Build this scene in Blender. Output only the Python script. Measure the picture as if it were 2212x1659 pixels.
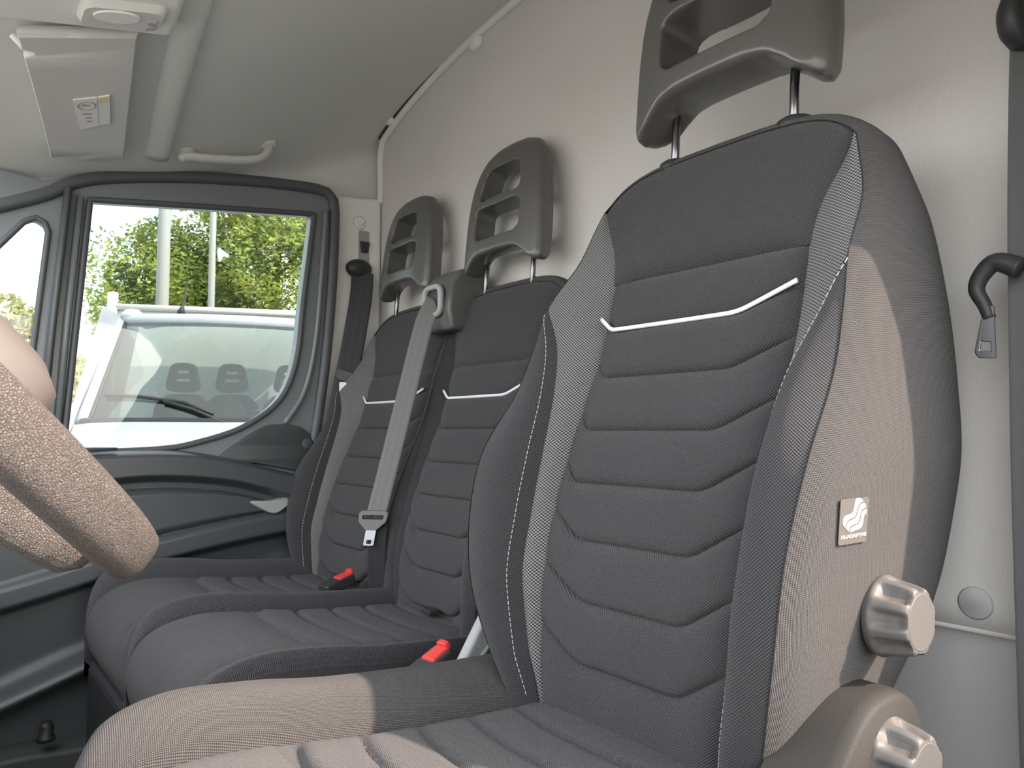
import bpy, math, random
import numpy as np
from mathutils import Vector, Matrix
from mathutils.geometry import tessellate_polygon

random.seed(4)
for o in list(bpy.data.objects): bpy.data.objects.remove(o)
SC = bpy.context.scene
COL = SC.collection
PI = math.pi
# ------------------------------------------------------------------ camera, sky, sun, exposure
CAMZ = 1.45
cam_d = bpy.data.cameras.new('camera'); cam = bpy.data.objects.new('camera', cam_d); COL.objects.link(cam)
cam_d.sensor_width = 36.0; cam_d.lens = 36.0*1600/2212; cam_d.clip_start = 0.01; cam_d.clip_end = 500
cam.location = (0, 0, CAMZ)
cam.rotation_euler = (math.radians(90+3.6), 0, math.radians(-38))
cam_d.dof.use_dof = True; cam_d.dof.focus_distance = 0.80; cam_d.dof.aperture_fstop = 26
SC.camera = cam
SUN_AZ = 30.0; SUN_EL = 37.0
to_sun = Vector((math.sin(math.radians(SUN_AZ))*math.cos(math.radians(SUN_EL)),
                 -math.cos(math.radians(SUN_AZ))*math.cos(math.radians(SUN_EL)), math.sin(math.radians(SUN_EL))))
world = bpy.data.worlds.new('sky'); SC.world = world; world.use_nodes = True
wn = world.node_tree.nodes; wl = world.node_tree.links
sky = wn.new('ShaderNodeTexSky'); sky.sky_type = 'NISHITA'; sky.sun_disc = False
sky.sun_elevation = math.radians(SUN_EL); sky.sun_rotation = math.radians(180-SUN_AZ)
sky.air_density = 1.0; sky.dust_density = 3.0; sky.ozone_density = 1.2
bgn = wn['Background']; bgn.inputs['Strength'].default_value = 0.42
# thin bright cloud cover: broken white haze over the blue
wtc = wn.new('ShaderNodeTexCoord'); wnz = wn.new('ShaderNodeTexNoise'); wnz.inputs['Scale'].default_value = 2.2; wnz.inputs['Detail'].default_value = 5
wl.new(wtc.outputs['Generated'], wnz.inputs['Vector'])
wmr = wn.new('ShaderNodeMapRange'); wmr.inputs[1].default_value = .35; wmr.inputs[2].default_value = .62; wmr.inputs[3].default_value = .55; wmr.inputs[4].default_value = .97
wl.new(wnz.outputs[0], wmr.inputs[0])
wmx = wn.new('ShaderNodeMix'); wmx.data_type = 'RGBA'; wl.new(wmr.outputs[0], wmx.inputs[0]); wl.new(sky.outputs[0], wmx.inputs[6]); wmx.inputs[7].default_value = (3.3, 3.25, 3.1, 1)
wl.new(wmx.outputs[2], bgn.inputs['Color'])
sd = bpy.data.lights.new('sun', 'SUN'); sun = bpy.data.objects.new('sun', sd); COL.objects.link(sun)
sd.energy = 4.1; sd.angle = math.radians(0.9); sd.color = (1.0, 0.79, 0.64)
sun.rotation_euler = to_sun.to_track_quat('Z', 'Y').to_euler(); sun.location = (3, -4, 6)
vs = SC.view_settings; vs.view_transform = 'Standard'; vs.look = 'None'; vs.gamma = 1; vs.use_curve_mapping = False
vs.exposure = 1.65

# ------------------------------------------------------------------ helpers
def tag(o, label=None, cat=None, group=None, kind=None):
    if label: o['label'] = label
    if cat: o['category'] = cat
    if group: o['group'] = group
    if kind: o['kind'] = kind
    return o
def empty(name, loc=(0, 0, 0), label=None, cat=None, group=None, kind=None):
    o = bpy.data.objects.new(name, None); COL.objects.link(o); o.location = loc; o.empty_display_size = .05
    return tag(o, label, cat, group, kind)
def setparent(o, p):
    o.parent = p
    if p is not None:
        m = Matrix.Identity(4); q = p; locs = []
        while q is not None: locs.append(q.matrix_parent_inverse @ q.matrix_basis if q.parent else q.matrix_basis.copy()); q = q.parent
        for b in reversed(locs): m = m @ b
        o.matrix_parent_inverse = m.inverted()
def mk(name, V, Fc, mat, parent=None, smooth=True, uv=None):
    me = bpy.data.meshes.new(name)
    me.from_pydata([tuple(map(float, v)) for v in V], [], Fc); me.validate(); me.update()
    if uv is not None:
        l = me.uv_layers.new(name='UVMap')
        vi = np.empty(len(me.loops), dtype=np.int32); me.loops.foreach_get('vertex_index', vi)
        l.data.foreach_set('uv', np.asarray(uv, dtype=np.float32)[vi].ravel())
    if smooth: me.polygons.foreach_set('use_smooth', [True]*len(me.polygons))
    if mat: me.materials.append(mat)
    o = bpy.data.objects.new(name, me); COL.objects.link(o)
    if parent is not None: setparent(o, parent)
    return o
def mod(o, t, **k):
    m = o.modifiers.new(t.lower(), t)
    for a, b in k.items(): setattr(m, a, b)
    return o
def bevel(o, w=.004, seg=3, ang=35): return mod(o, 'BEVEL', width=w, segments=seg, limit_method='ANGLE', angle_limit=math.radians(ang), harden_normals=False)
def sharp(o, ang=35):
    me = o.data
    try: me.set_sharp_from_angle(angle=math.radians(ang))
    except Exception: pass
    return o
def grid(name, fn, nu, nv, mat, parent=None, uvf=None, flip=False):
    V = []; UV = []
    for j in range(nv+1):
        for i in range(nu+1):
            p = fn(i/nu, j/nv); V.append(p); UV.append(uvf(p) if uvf else (i/nu, j/nv))
    Fc = []
    for j in range(nv):
        for i in range(nu):
            a = j*(nu+1)+i; q = (a, a+1, a+nu+2, a+nu+1)
            Fc.append(q[::-1] if flip else q)
    return mk(name, V, Fc, mat, parent, True, UV)
def interp(tab):
    tab = sorted(tab); x = np.array([t[0] for t in tab], float); y = np.array([t[1:] for t in tab], float)
    m = np.zeros_like(y); d = (y[1:]-y[:-1])/(x[1:]-x[:-1])[:, None]
    m[1:-1] = (d[1:]+d[:-1])/2; m[0] = d[0]; m[-1] = d[-1]
    for i in range(len(d)):
        for c in range(y.shape[1]):
            if d[i, c] == 0: m[i, c] = m[i+1, c] = 0
    def f(t):
        t = min(max(t, x[0]), x[-1]); i = int(min(max(np.searchsorted(x, t)-1, 0), len(x)-2))
        h = x[i+1]-x[i]; s = (t-x[i])/h
        r = (2*s**3-3*s*s+1)*y[i]+(s**3-2*s*s+s)*h*m[i]+(-2*s**3+3*s*s)*y[i+1]+(s**3-s*s)*h*m[i+1]
        return r if len(r) > 1 else float(r[0])
    return f
def smooth01(t): t = min(max(t, 0), 1); return t*t*(3-2*t)
def curve_pts(pts, n, closed=False):
    P = [Vector(p) for p in pts]; N = len(P); out = []
    segs = N if closed else N-1
    tot = []
    for i in range(segs): tot.append((P[(i+1) % N]-P[i]).length)
    L = sum(tot)
    for i in range(segs):
        k = max(1, int(round(n*tot[i]/L)))
        g = lambda a: P[a % N] if closed else P[min(max(a, 0), N-1)]
        p0, p1, p2, p3 = g(i-1), g(i), g(i+1), g(i+2)
        for j in range(k):
            t = j/k
            out.append(.5*((2*p1)+(p2-p0)*t+(2*p0-5*p1+4*p2-p3)*t*t+(3*p1-p0-3*p2+p3)*t**3))
    if not closed: out.append(P[-1])
    return out
def tube(name, pts, r, mat, parent=None, n=10, closed=False, caps=True, rfn=None, sec=None):
    """sweep a circle (or sec = list of 2D points) along pts"""
    P = [Vector(p) for p in pts]; N = len(P); V = []; Fc = []
    ref = None
    for i in range(N):
        a = P[(i-1) % N] if closed or i > 0 else P[i]; b = P[(i+1) % N] if closed or i < N-1 else P[i]
        t = (b-a).normalized()
        if ref is None:
            ref = Vector((0, 0, 1)) if abs(t.z) < .9 else Vector((1, 0, 0))
        u = (ref-t*ref.dot(t)).normalized(); w = t.cross(u); ref = u
        rr = rfn(i/(N-1)) if rfn else r
        if sec:
            for (c, s) in sec: V.append(P[i]+u*c*rr+w*s*rr)
        else:
            for k in range(n): V.append(P[i]+u*math.cos(2*PI*k/n)*rr+w*math.sin(2*PI*k/n)*rr)
    m = len(sec) if sec else n
    for i in range(N if closed else N-1):
        for k in range(m):
            a = i*m+k; b = i*m+(k+1) % m; c = ((i+1) % N)*m+(k+1) % m; d = ((i+1) % N)*m+k
            Fc.append((a, b, c, d))
    if caps and not closed: Fc.append(tuple(range(m))[::-1]); Fc.append(tuple((N-1)*m+k for k in range(m)))
    return mk(name, V, Fc, mat, parent)
def prism(name, loops, layers, to3, mat, parent=None, smooth=False):
    """loops[0] outer outline, rest holes (2D). layers = [(depth, outer offset scale about centroid)]; to3(a,b,d)->xyz"""
    loops = [list(l) for l in loops]
    def area(l): return sum(l[i][0]*l[(i+1) % len(l)][1]-l[(i+1) % len(l)][0]*l[i][1] for i in range(len(l)))
    for k in range(len(loops)):
        if (area(loops[k]) > 0) != (k == 0): loops[k].reverse()
    flat = [p for l in loops for p in l]; n = len(flat)
    cx = sum(p[0] for p in loops[0])/len(loops[0]); cy = sum(p[1] for p in loops[0])/len(loops[0])
    V = []
    for (d, s) in layers:
        for k, l in enumerate(loops):
            for p in l:
                q = (cx+(p[0]-cx)*s, cy+(p[1]-cy)*s) if k == 0 else p
                V.append(to3(q[0], q[1], d))
    tri = tessellate_polygon([[Vector((p[0], p[1], 0)) for p in l] for l in loops])
    Fc = []
    for t in tri:
        a, b, c = (flat[i] for i in t)
        ccw = (b[0]-a[0])*(c[1]-a[1])-(c[0]-a[0])*(b[1]-a[1]) > 0
        t = tuple(t) if ccw else tuple(t)[::-1]
        Fc.append(t[::-1]); Fc.append(tuple(i+n*(len(layers)-1) for i in t))
    for y in range(len(layers)-1):
        st = 0
        for l in loops:
            m = len(l)
            for i in range(m):
                a = st+i; b = st+(i+1) % m
                Fc.append((a+n*y, b+n*y, b+n*(y+1), a+n*(y+1)))
            st += m
    o = mk(name, V, Fc, mat, parent, smooth)
    import bmesh
    bm = bmesh.new(); bm.from_mesh(o.data); bmesh.ops.recalc_face_normals(bm, faces=bm.faces); bm.to_mesh(o.data); bm.free()
    return o
def box(name, lo, hi, mat, parent=None, bev=.004):
    (x0, y0, z0), (x1, y1, z1) = lo, hi
    V = [(x0, y0, z0), (x1, y0, z0), (x1, y1, z0), (x0, y1, z0), (x0, y0, z1), (x1, y0, z1), (x1, y1, z1), (x0, y1, z1)]
    Fc = [(0, 3, 2, 1), (4, 5, 6, 7), (0, 1, 5, 4), (1, 2, 6, 5), (2, 3, 7, 6), (3, 0, 4, 7)]
    o = mk(name, V, Fc, mat, parent, False)
    if bev: bevel(o, bev)
    return o
def rrect(cx, cy, w, h, r, n=5):
    out = []
    for (sx, sy, a0) in ((1, 1, 0), (-1, 1, 90), (-1, -1, 180), (1, -1, 270)):
        for k in range(n+1):
            a = math.radians(a0+90*k/n); out.append((cx+sx*(w/2-r)+r*math.cos(a), cy+sy*(h/2-r)+r*math.sin(a)))
    return out
def smoothloop(pts, n): return [(p.x, p.y) for p in curve_pts([(a, b, 0) for a, b in pts], n, True)]
def remesh(o, vox=.004, it=6, fac=.5):
    mod(o, 'REMESH', mode='VOXEL', voxel_size=vox, use_smooth_shade=True)
    mod(o, 'SMOOTH', factor=fac, iterations=it)
    return o
def lathe(name, prof, to3, mat, parent=None, n=32, rfn=None):
    """prof=[(r,h)]; to3(a,b,h)"""
    V = []; Fc = []
    for (r, h) in prof:
        for k in range(n):
            a = 2*PI*k/n; q = r*(rfn(a, h) if rfn else 1); V.append(to3(q*math.cos(a), q*math.sin(a), h))
    for j in range(len(prof)-1):
        for k in range(n):
            Fc.append((j*n+k, j*n+(k+1) % n, (j+1)*n+(k+1) % n, (j+1)*n+k))
    Fc.append(tuple(range(n))[::-1]); Fc.append(tuple((len(prof)-1)*n+k for k in range(n)))
    return mk(name, V, Fc, mat, parent)
def ribbon(name, pts, wdir, width, mat, parent=None, thick=.0016, ridge=.0006, cols=10):
    P = curve_pts(pts, 60); V = []; Fc = []; UV = []; L = 0
    for i, p in enumerate(P):
        if i: L += (p-P[i-1]).length
        t = (P[min(i+1, len(P)-1)]-P[max(i-1, 0)]).normalized()
        wd = wdir(i/(len(P)-1)) if callable(wdir) else Vector(wdir)
        wd = (wd-t*wd.dot(t)).normalized(); nrm = t.cross(wd)
        for c in range(cols+1):
            s = c/cols-.5
            V.append(p+wd*s*width+nrm*ridge*math.cos(s*PI*6)); UV.append((s*width, L))
    for i in range(len(P)-1):
        for c in range(cols):
            a = i*(cols+1)+c; Fc.append((a, a+1, a+cols+2, a+cols+1))
    o = mk(name, V, Fc, mat, parent, True, UV)
    mod(o, 'SOLIDIFY', thickness=thick, offset=0)
    return o
def copy_tree(o, parent=None, off=None):
    c = o.copy(); COL.objects.link(c)
    if parent is not None: c.parent = parent
    for ch in list(o.children): copy_tree(ch, c)
    return c

# ------------------------------------------------------------------ materials
def newmat(name):
    m = bpy.data.materials.new(name); m.use_nodes = True
    b = m.node_tree.nodes['Principled BSDF']
    return m, m.node_tree.nodes, m.node_tree.links, b
def math_n(N, L, op, a, b=None):
    n = N.new('ShaderNodeMath'); n.operation = op
    for i, v in enumerate((a, b)):
        if v is None: continue
        if isinstance(v, (int, float)): n.inputs[i].default_value = v
        else: L.new(v, n.inputs[i])
    return n.outputs[0]
def mixc(N, L, fac, c1, c2):
    n = N.new('ShaderNodeMix'); n.data_type = 'RGBA'
    if isinstance(fac, (int, float)): n.inputs[0].default_value = fac
    else: L.new(fac, n.inputs[0])
    for i, c in ((6, c1), (7, c2)):
        if isinstance(c, tuple): n.inputs[i].default_value = (*c, 1)
        else: L.new(c, n.inputs[i])
    return n.outputs[2]
def bump(N, L, b, h, strength, dist):
    n = N.new('ShaderNodeBump'); n.inputs['Strength'].default_value = strength; n.inputs['Distance'].default_value = dist
    L.new(h, n.inputs['Height']); L.new(n.outputs[0], b.inputs['Normal'])
def weave(name, c_dark, c_light, pu, pv, mode='plain', rough=.95, bstr=.5, bdist=.0008, sharpn=.5):
    m, N, L, b = newmat(name)
    tc = N.new('ShaderNodeTexCoord'); sx = N.new('ShaderNodeSeparateXYZ'); L.new(tc.outputs['UV'], sx.inputs[0])
    u, v = sx.outputs[0], sx.outputs[1]
    if mode == 'twill':
        a = math_n(N, L, 'ADD', u, v); c = math_n(N, L, 'SUBTRACT', u, math_n(N, L, 'MULTIPLY', v, .6)); u, v = a, c
    su = math_n(N, L, 'SINE', math_n(N, L, 'MULTIPLY', u, 2*PI/pu)); sv = math_n(N, L, 'SINE', math_n(N, L, 'MULTIPLY', v, 2*PI/pv))
    pr = math_n(N, L, 'MULTIPLY', su, sv)
    h = math_n(N, L, 'ADD', math_n(N, L, 'MULTIPLY', pr, .5), .5)
    nz = N.new('ShaderNodeTexNoise'); nz.inputs['Scale'].default_value = 900; nz.inputs['Detail'].default_value = 1
    L.new(tc.outputs['UV'], nz.inputs['Vector'])
    nb = N.new('ShaderNodeTexNoise'); nb.inputs['Scale'].default_value = 9; nb.inputs['Detail'].default_value = 3
    L.new(tc.outputs['UV'], nb.inputs['Vector'])
    mr = N.new('ShaderNodeMapRange'); mr.inputs[1].default_value = .5-sharpn/2; mr.inputs[2].default_value = .5+sharpn/2
    L.new(h, mr.inputs[0])
    f = math_n(N, L, 'MULTIPLY', mr.outputs[0], math_n(N, L, 'ADD', math_n(N, L, 'MULTIPLY', nz.outputs[0], 1.5), .25))
    col = mixc(N, L, f, c_dark, c_light)
    col2 = mixc(N, L, math_n(N, L, 'MULTIPLY', nb.outputs[0], .25), col, tuple(x*1.5 for x in c_dark))
    L.new(col2, b.inputs['Base Color']); b.inputs['Roughness'].default_value = rough
    b.inputs['Specular IOR Level'].default_value = .15
    b.inputs['Sheen Weight'].default_value = .12; b.inputs['Sheen Roughness'].default_value = .5
    hh = math_n(N, L, 'ADD', h, math_n(N, L, 'MULTIPLY', nz.outputs[0], .5))
    bump(N, L, b, hh, bstr, bdist)
    return m
def plastic(name, col, rough=.5, grain=0, scale=700, spec=.4, metal=0, coat=0):
    m, N, L, b = newmat(name)
    tc = N.new('ShaderNodeTexCoord'); nz = N.new('ShaderNodeTexNoise'); nz.inputs['Scale'].default_value = 6; nz.inputs['Detail'].default_value = 4
    L.new(tc.outputs['Object'], nz.inputs['Vector'])
    L.new(mixc(N, L, math_n(N, L, 'MULTIPLY', nz.outputs[0], .5), col, tuple(min(1, c*1.22) for c in col)), b.inputs['Base Color'])
    b.inputs['Roughness'].default_value = rough; b.inputs['Specular IOR Level'].default_value = spec; b.inputs['Metallic'].default_value = metal
    b.inputs['Coat Weight'].default_value = coat
    if grain:
        n2 = N.new('ShaderNodeTexNoise'); n2.inputs['Scale'].default_value = scale; n2.inputs['Detail'].default_value = 2
        L.new(tc.outputs['Object'], n2.inputs['Vector']); bump(N, L, b, n2.outputs[0], grain, .0008)
    return m
def leather(name, col, scale=260, strg=.55):
    m, N, L, b = newmat(name)
    tc = N.new('ShaderNodeTexCoord'); mp = N.new('ShaderNodeMapping'); mp.inputs['Scale'].default_value = (1, .75, 1)
    L.new(tc.outputs['Object'], mp.inputs[0])
    wv = N.new('ShaderNodeTexNoise'); wv.inputs['Scale'].default_value = 90; L.new(mp.outputs[0], wv.inputs['Vector'])
    av = N.new('ShaderNodeVectorMath'); av.operation = 'SCALE'; L.new(wv.outputs['Color'], av.inputs[0]); av.inputs['Scale'].default_value = .006
    ad = N.new('ShaderNodeVectorMath'); L.new(mp.outputs[0], ad.inputs[0]); L.new(av.outputs[0], ad.inputs[1])
    vo = N.new('ShaderNodeTexVoronoi'); vo.feature = 'DISTANCE_TO_EDGE'; vo.inputs['Scale'].default_value = scale; L.new(ad.outputs[0], vo.inputs['Vector'])
    mr = N.new('ShaderNodeMapRange'); mr.inputs[2].default_value = .22; L.new(vo.outputs['Distance'], mr.inputs[0])
    L.new(mixc(N, L, mr.outputs[0], tuple(c*.7 for c in col), col), b.inputs['Base Color'])
    b.inputs['Roughness'].default_value = .55; b.inputs['Specular IOR Level'].default_value = .35
    bump(N, L, b, mr.outputs[0], strg, .0013)
    return m
def felt(name, c1, c2, vert=True, scale=1.0, bst=.25):
    m, N, L, b = newmat(name)
    tc = N.new('ShaderNodeTexCoord'); mp = N.new('ShaderNodeMapping'); L.new(tc.outputs['Object'], mp.inputs[0])
    mp.inputs['Scale'].default_value = (1, 1, .12) if vert else (1, 1, 1)
    n1 = N.new('ShaderNodeTexNoise'); n1.inputs['Scale'].default_value = 420*scale; n1.inputs['Detail'].default_value = 2; L.new(mp.outputs[0], n1.inputs['Vector'])
    n2 = N.new('ShaderNodeTexNoise'); n2.inputs['Scale'].default_value = 3.2; n2.inputs['Detail'].default_value = 5; L.new(tc.outputs['Object'], n2.inputs['Vector'])
    n3 = N.new('ShaderNodeTexNoise'); n3.inputs['Scale'].default_value = 900*scale; L.new(tc.outputs['Object'], n3.inputs['Vector'])
    f = math_n(N, L, 'ADD', math_n(N, L, 'MULTIPLY', n1.outputs[0], .45), math_n(N, L, 'MULTIPLY', n2.outputs[0], .5))
    L.new(mixc(N, L, f, c1, c2), b.inputs['Base Color']); b.inputs['Roughness'].default_value = .95; b.inputs['Specular IOR Level'].default_value = .1
    bump(N, L, b, math_n(N, L, 'ADD', n1.outputs[0], n3.outputs[0]), bst, .0007)
    return m
def glass(name, tint=(.9, .95, .93), refl=.06, rough=.0):
    m, N, L, b = newmat(name); N.remove(b)
    t = N.new('ShaderNodeBsdfTransparent'); t.inputs[0].default_value = (*tint, 1)
    g = N.new('ShaderNodeBsdfGlossy'); g.inputs['Roughness'].default_value = rough
    fr = N.new('ShaderNodeFresnel'); fr.inputs[0].default_value = 1.5
    mx = N.new('ShaderNodeMixShader'); L.new(math_n(N, L, 'ADD', fr.outputs[0], refl-.04), mx.inputs[0]); L.new(t.outputs[0], mx.inputs[1]); L.new(g.outputs[0], mx.inputs[2])
    L.new(mx.outputs[0], N['Material Output'].inputs[0]); return m

M = {}
M['fab'] = weave('charcoal_woven_fabric', (.017, .017, .019), (.100, .099, .106), .0036, .0030, bstr=.9, bdist=.0012, sharpn=.75)
M['fab_side'] = weave('charcoal_twill_fabric', (.017, .016, .017), (.104, .100, .101), .0034, .0028, 'twill', bstr=1.0, bdist=.0014, sharpn=.75)
M['fab_bol'] = weave('charcoal_bolster_fabric', (.015, .015, .017), (.084, .084, .090), .0040, .0034, bstr=.9, bdist=.0012, sharpn=.75)
M['mesh'] = weave('grey_mesh_fabric', (.022, .022, .024), (.28, .28, .28), .0052, .0044, 'plain', .85, .6, .0008, .42)
M['piping'] = plastic('black_piping', (.018, .018, .02), .8)
M['stitch'] = plastic('pale_thread', (.42, .42, .42), .8)
M['reflect'] = plastic('silver_reflective_piping', (.72, .74, .76), .38, spec=.5)
M['hrest'] = plastic('charcoal_soft_foam', (.090, .090, .085), .34, .05, 900, .9)
M['dark_plastic'] = plastic('dark_plastic', (.032, .033, .035), .45, .15, 600)
M['door_plastic'] = plastic('door_grey_plastic', (.060, .066, .071), .38, .04, 500, .5)
M['door_dark'] = plastic('door_dark_insert', (.062, .067, .071), .5, .12, 500)
M['door_top'] = plastic('door_ledge_plastic', (.06, .065, .074), .33, .1, 500, .5)
M['rubber'] = plastic('black_rubber_seal', (.085, .094, .10), .42)
M['frame'] = plastic('grey_door_frame_paint', (.18, .20, .21), .3, spec=.5)
M['pillar'] = plastic('light_grey_pillar_trim', (.82, .82, .79), .55, .08, 600)
M['headliner'] = felt('headliner_felt', (.66, .68, .655), (.78, .80, .775), False, 1.2, .15)
M['partition'] = felt('partition_felt', (.60, .587, .568), (.78, .767, .745), True, 1.0, .12)
M['part_low'] = felt('partition_lower_felt', (.50, .50, .50), (.62, .62, .62), False, 1.0, .3)
M['visor'] = plastic('visor_vinyl', (.60, .61, .59), .6, .12, 500)
M['white_lab'] = plastic('white_label', (.75, .77, .76), .5)
M['yellow_lab'] = plastic('yellow_label', (.72, .66, .40), .5)
M['ink'] = plastic('grey_print', (.38, .36, .34), .6)
M['knob'] = plastic('grey_knob_plastic', (.080, .077, .075), .50, .08, 900, .35)
M['hinge'] = plastic('charcoal_hinge_cover', (.027, .026, .025), .62, .4, 900, .2)
M['chrome'] = plastic('polished_steel', (.26, .27, .29), .38, metal=1)
M['steel_dark'] = plastic('dark_chromed_steel', (.20, .20, .20), .22, metal=1)
M['web'] = weave('dark_belt_webbing', (.085, .087, .092), (.15, .153, .16), .004, .0016, rough=.6, bstr=.3)
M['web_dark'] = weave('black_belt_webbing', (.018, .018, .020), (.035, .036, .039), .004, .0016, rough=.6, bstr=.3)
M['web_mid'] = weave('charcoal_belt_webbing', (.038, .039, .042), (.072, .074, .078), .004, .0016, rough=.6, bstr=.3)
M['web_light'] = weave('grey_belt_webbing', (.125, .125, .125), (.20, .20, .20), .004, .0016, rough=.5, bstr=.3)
M['belt_plastic'] = plastic('grey_belt_plastic', (.10, .10, .098), .32)
M['red'] = plastic('red_button', (.62, .05, .045), .4)
M['tag'] = plastic('taupe_tag', (.075, .068, .066), .7, .2, 900)
M['white_print'] = plastic('white_print', (.52, .51, .50), .6)
M['leather'] = leather('grained_dark_leather', (.122, .106, .099), 820, .75)
M['leather2'] = leather('pebbled_dark_plastic', (.140, .123, .116), 700, .8)
M['wheel_smooth'] = plastic('smooth_wheel_plastic', (.10, .09, .086), .5, .12, 900)
M['floor'] = plastic('black_rubber_mat', (.02, .021, .022), .8, .4, 300)
M['sill'] = plastic('grey_sill_plastic', (.06, .066, .066), .5, .2, 500)
M['grey_cover'] = plastic('light_grey_plastic', (.34, .35, .35), .5, .1, 700)
M['glass'] = glass('window_glass', (.68, .73, .72))
M['asphalt'] = plastic('asphalt', (.24, .235, .225), .9, .5, 60)
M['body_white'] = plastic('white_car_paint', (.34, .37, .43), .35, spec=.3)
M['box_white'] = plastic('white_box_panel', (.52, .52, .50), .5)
M['ws_glass'] = glass('windscreen_glass', (.42, .50, .50), .13, .03)
M['black_trim'] = plastic('black_trim', (.02, .021, .023), .5)
M['pole'] = plastic('galvanised_steel', (.27, .28, .28), .5, .2, 40)
M['bark'] = plastic('bark', (.10, .075, .05), .9, .5, 30)
M['truck_in'] = plastic('truck_interior_grey', (.10, .11, .12), .7)
def leafmat(name, c1, c2, c3):
    m, N, L, b = newmat(name)
    oi = N.new('ShaderNodeTexCoord'); nz = N.new('ShaderNodeTexNoise'); nz.inputs['Scale'].default_value = 1.3; nz.inputs['Detail'].default_value = 6
    L.new(oi.outputs['Object'], nz.inputs['Vector'])
    cr = N.new('ShaderNodeValToRGB'); L.new(nz.outputs[0], cr.inputs[0])
    cr.color_ramp.elements[0].position = .35; cr.color_ramp.elements[0].color = (*c1, 1)
    cr.color_ramp.elements[1].position = .68; cr.color_ramp.elements[1].color = (*c3, 1)
    e = cr.color_ramp.elements.new(.5); e.color = (*c2, 1)
    L.new(cr.outputs[0], b.inputs['Base Color']); b.inputs['Roughness'].default_value = .6
    tr = N.new('ShaderNodeBsdfTranslucent'); L.new(cr.outputs[0], tr.inputs[0])
    mx = N.new('ShaderNodeMixShader'); mx.inputs[0].default_value = .35
    L.new(b.outputs[0], mx.inputs[1]); L.new(tr.outputs[0], mx.inputs[2]); L.new(mx.outputs[0], N['Material Output'].inputs[0])
    return m
M['leaf'] = leafmat('green_leaves', (.10, .15, .035), (.24, .31, .06), (.48, .50, .10))
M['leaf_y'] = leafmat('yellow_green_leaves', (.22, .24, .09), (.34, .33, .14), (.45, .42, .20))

# ------------------------------------------------------------------ setting
XP = 1.10      # rear partition
YD = 2.04      # far door plane
YN = 0.27      # near door opening plane
g = grid('ground', lambda u, v: (-60+120*u, -40+130*v, 0), 4, 4, M['asphalt'])
tag(g, 'grey asphalt of the parking lot outside the cab', 'ground', kind='structure')
fl = grid('floor', lambda u, v: (-1.0+2.12*u, .25+1.87*v, .62), 4, 4, M['floor'])
mod(fl, 'SOLIDIFY', thickness=.04, offset=-1)
tag(fl, 'black rubber floor of the cab footwell', 'floor', kind='structure')
base_f = interp([(-.4, 2.15), (.15, 2.185), (.4, 2.215), (.6, 2.275), (.9, 2.40), (1.12, 2.505)])
edge_f = interp([(-.4, 1.93), (.1, 2.035), (.2, 2.055), (.33, 2.10), (.63, 2.155), (.87, 2.175), (1.12, 2.17)])
def ceil_z(X, Y):
    b = base_f(X)-.12*((Y-1.17)/.9)**2; e = edge_f(X)
    if Y > 1.45:
        q = min((Y-1.45)/(2.10-1.45), 1); pw = 4+6*smooth01((X-.75)/.3); b = e+(b-e)*max(0, 1-q**pw)**(1/pw)
    elif Y < .85:
        q = min((.85-Y)/.60, 1); en = min(1.97, b); b = en+(b-en)*max(0, 1-q**4)**.25
    return b
def ceil_pt(u, v):
    X = -.02+u*1.13; Y = .25+v*1.85
    t = v
    # denser rows at the far edge
    Y = .25+1.85*(1-(1-v)**1.6)
    return (X, Y, ceil_z(X, Y))
ceiling = grid('ceiling', ceil_pt, 60, 90, M['headliner'])
mod(ceiling, 'SOLIDIFY', thickness=.03, offset=1)
tag(ceiling, 'light grey felt headliner curving down to the passenger door', 'ceiling', kind='structure')
# headliner ridge running across the cab behind the visor
def ridge_pts():
    out = []
    for k in range(30):
        Y = 1.15+.80*k/29; X = .31+.10*(k/29); out.append((X, Y, ceil_z(X, Y)-.004))
    return out
rd = tube('ridge', ridge_pts(), .028, M['headliner'], ceiling, sec=[(.35*math.cos(a), 1.0*math.sin(a)) for a in np.linspace(0, 2*PI, 14, endpoint=False)])
# rear partition
def part_pt(u, v):
    Y = .20+1.93*u; Z = 1.185+1.35*v
    X = XP-.16*max(0, Z-2.25)-.10*max(0, Z-2.29)
    return (X, Y, Z)
wr = grid('wall_rear', part_pt, 40, 40, M['partition'], flip=True)
mod(wr, 'SOLIDIFY', thickness=.02, offset=-1)
tag(wr, 'beige grey felt covered partition behind the seats', 'partition', kind='structure')
lw = box('lower_panel', (XP+.018, .20, .60), (XP+.05, 2.13, 1.20), M['part_low'], wr, .004)
lip = tube('panel_lip', [(XP+.004, .2, 1.186), (XP+.004, 2.12, 1.186)], .005, M['partition'], wr, 8)
cap = lathe('plug', [(.0, .0005), (.020, .0), (.0215, -.0022), (.019, -.005), (.0, -.0055)], lambda a, b, h: (XP+h, .408+a, 1.222+b), M['part_low'], wr, 28)
# cross crease of the partition felt
# front bulkhead (never in view, closes the cab, shaped to darken the footwell)
wf = prism('wall_front', [[(-1.0, .62), (-.30, .62), (-.20, .95), (-.13, 1.15), (-.17, 1.25), (-1.0, 1.28)]], [(.25, 1), (2.1, 1)], lambda a, b, d: (a, d, b), M['dark_plastic'])
box('footwell_shade_block', (-.45, .98, .62), (.035, 1.50, 1.20), M['dark_plastic'], wf, .03)  # unseen block added to keep daylight out of the footwell
tag(wf, 'dark dashboard bulkhead at the front of the cab', 'bulkhead', kind='structure')
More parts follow.
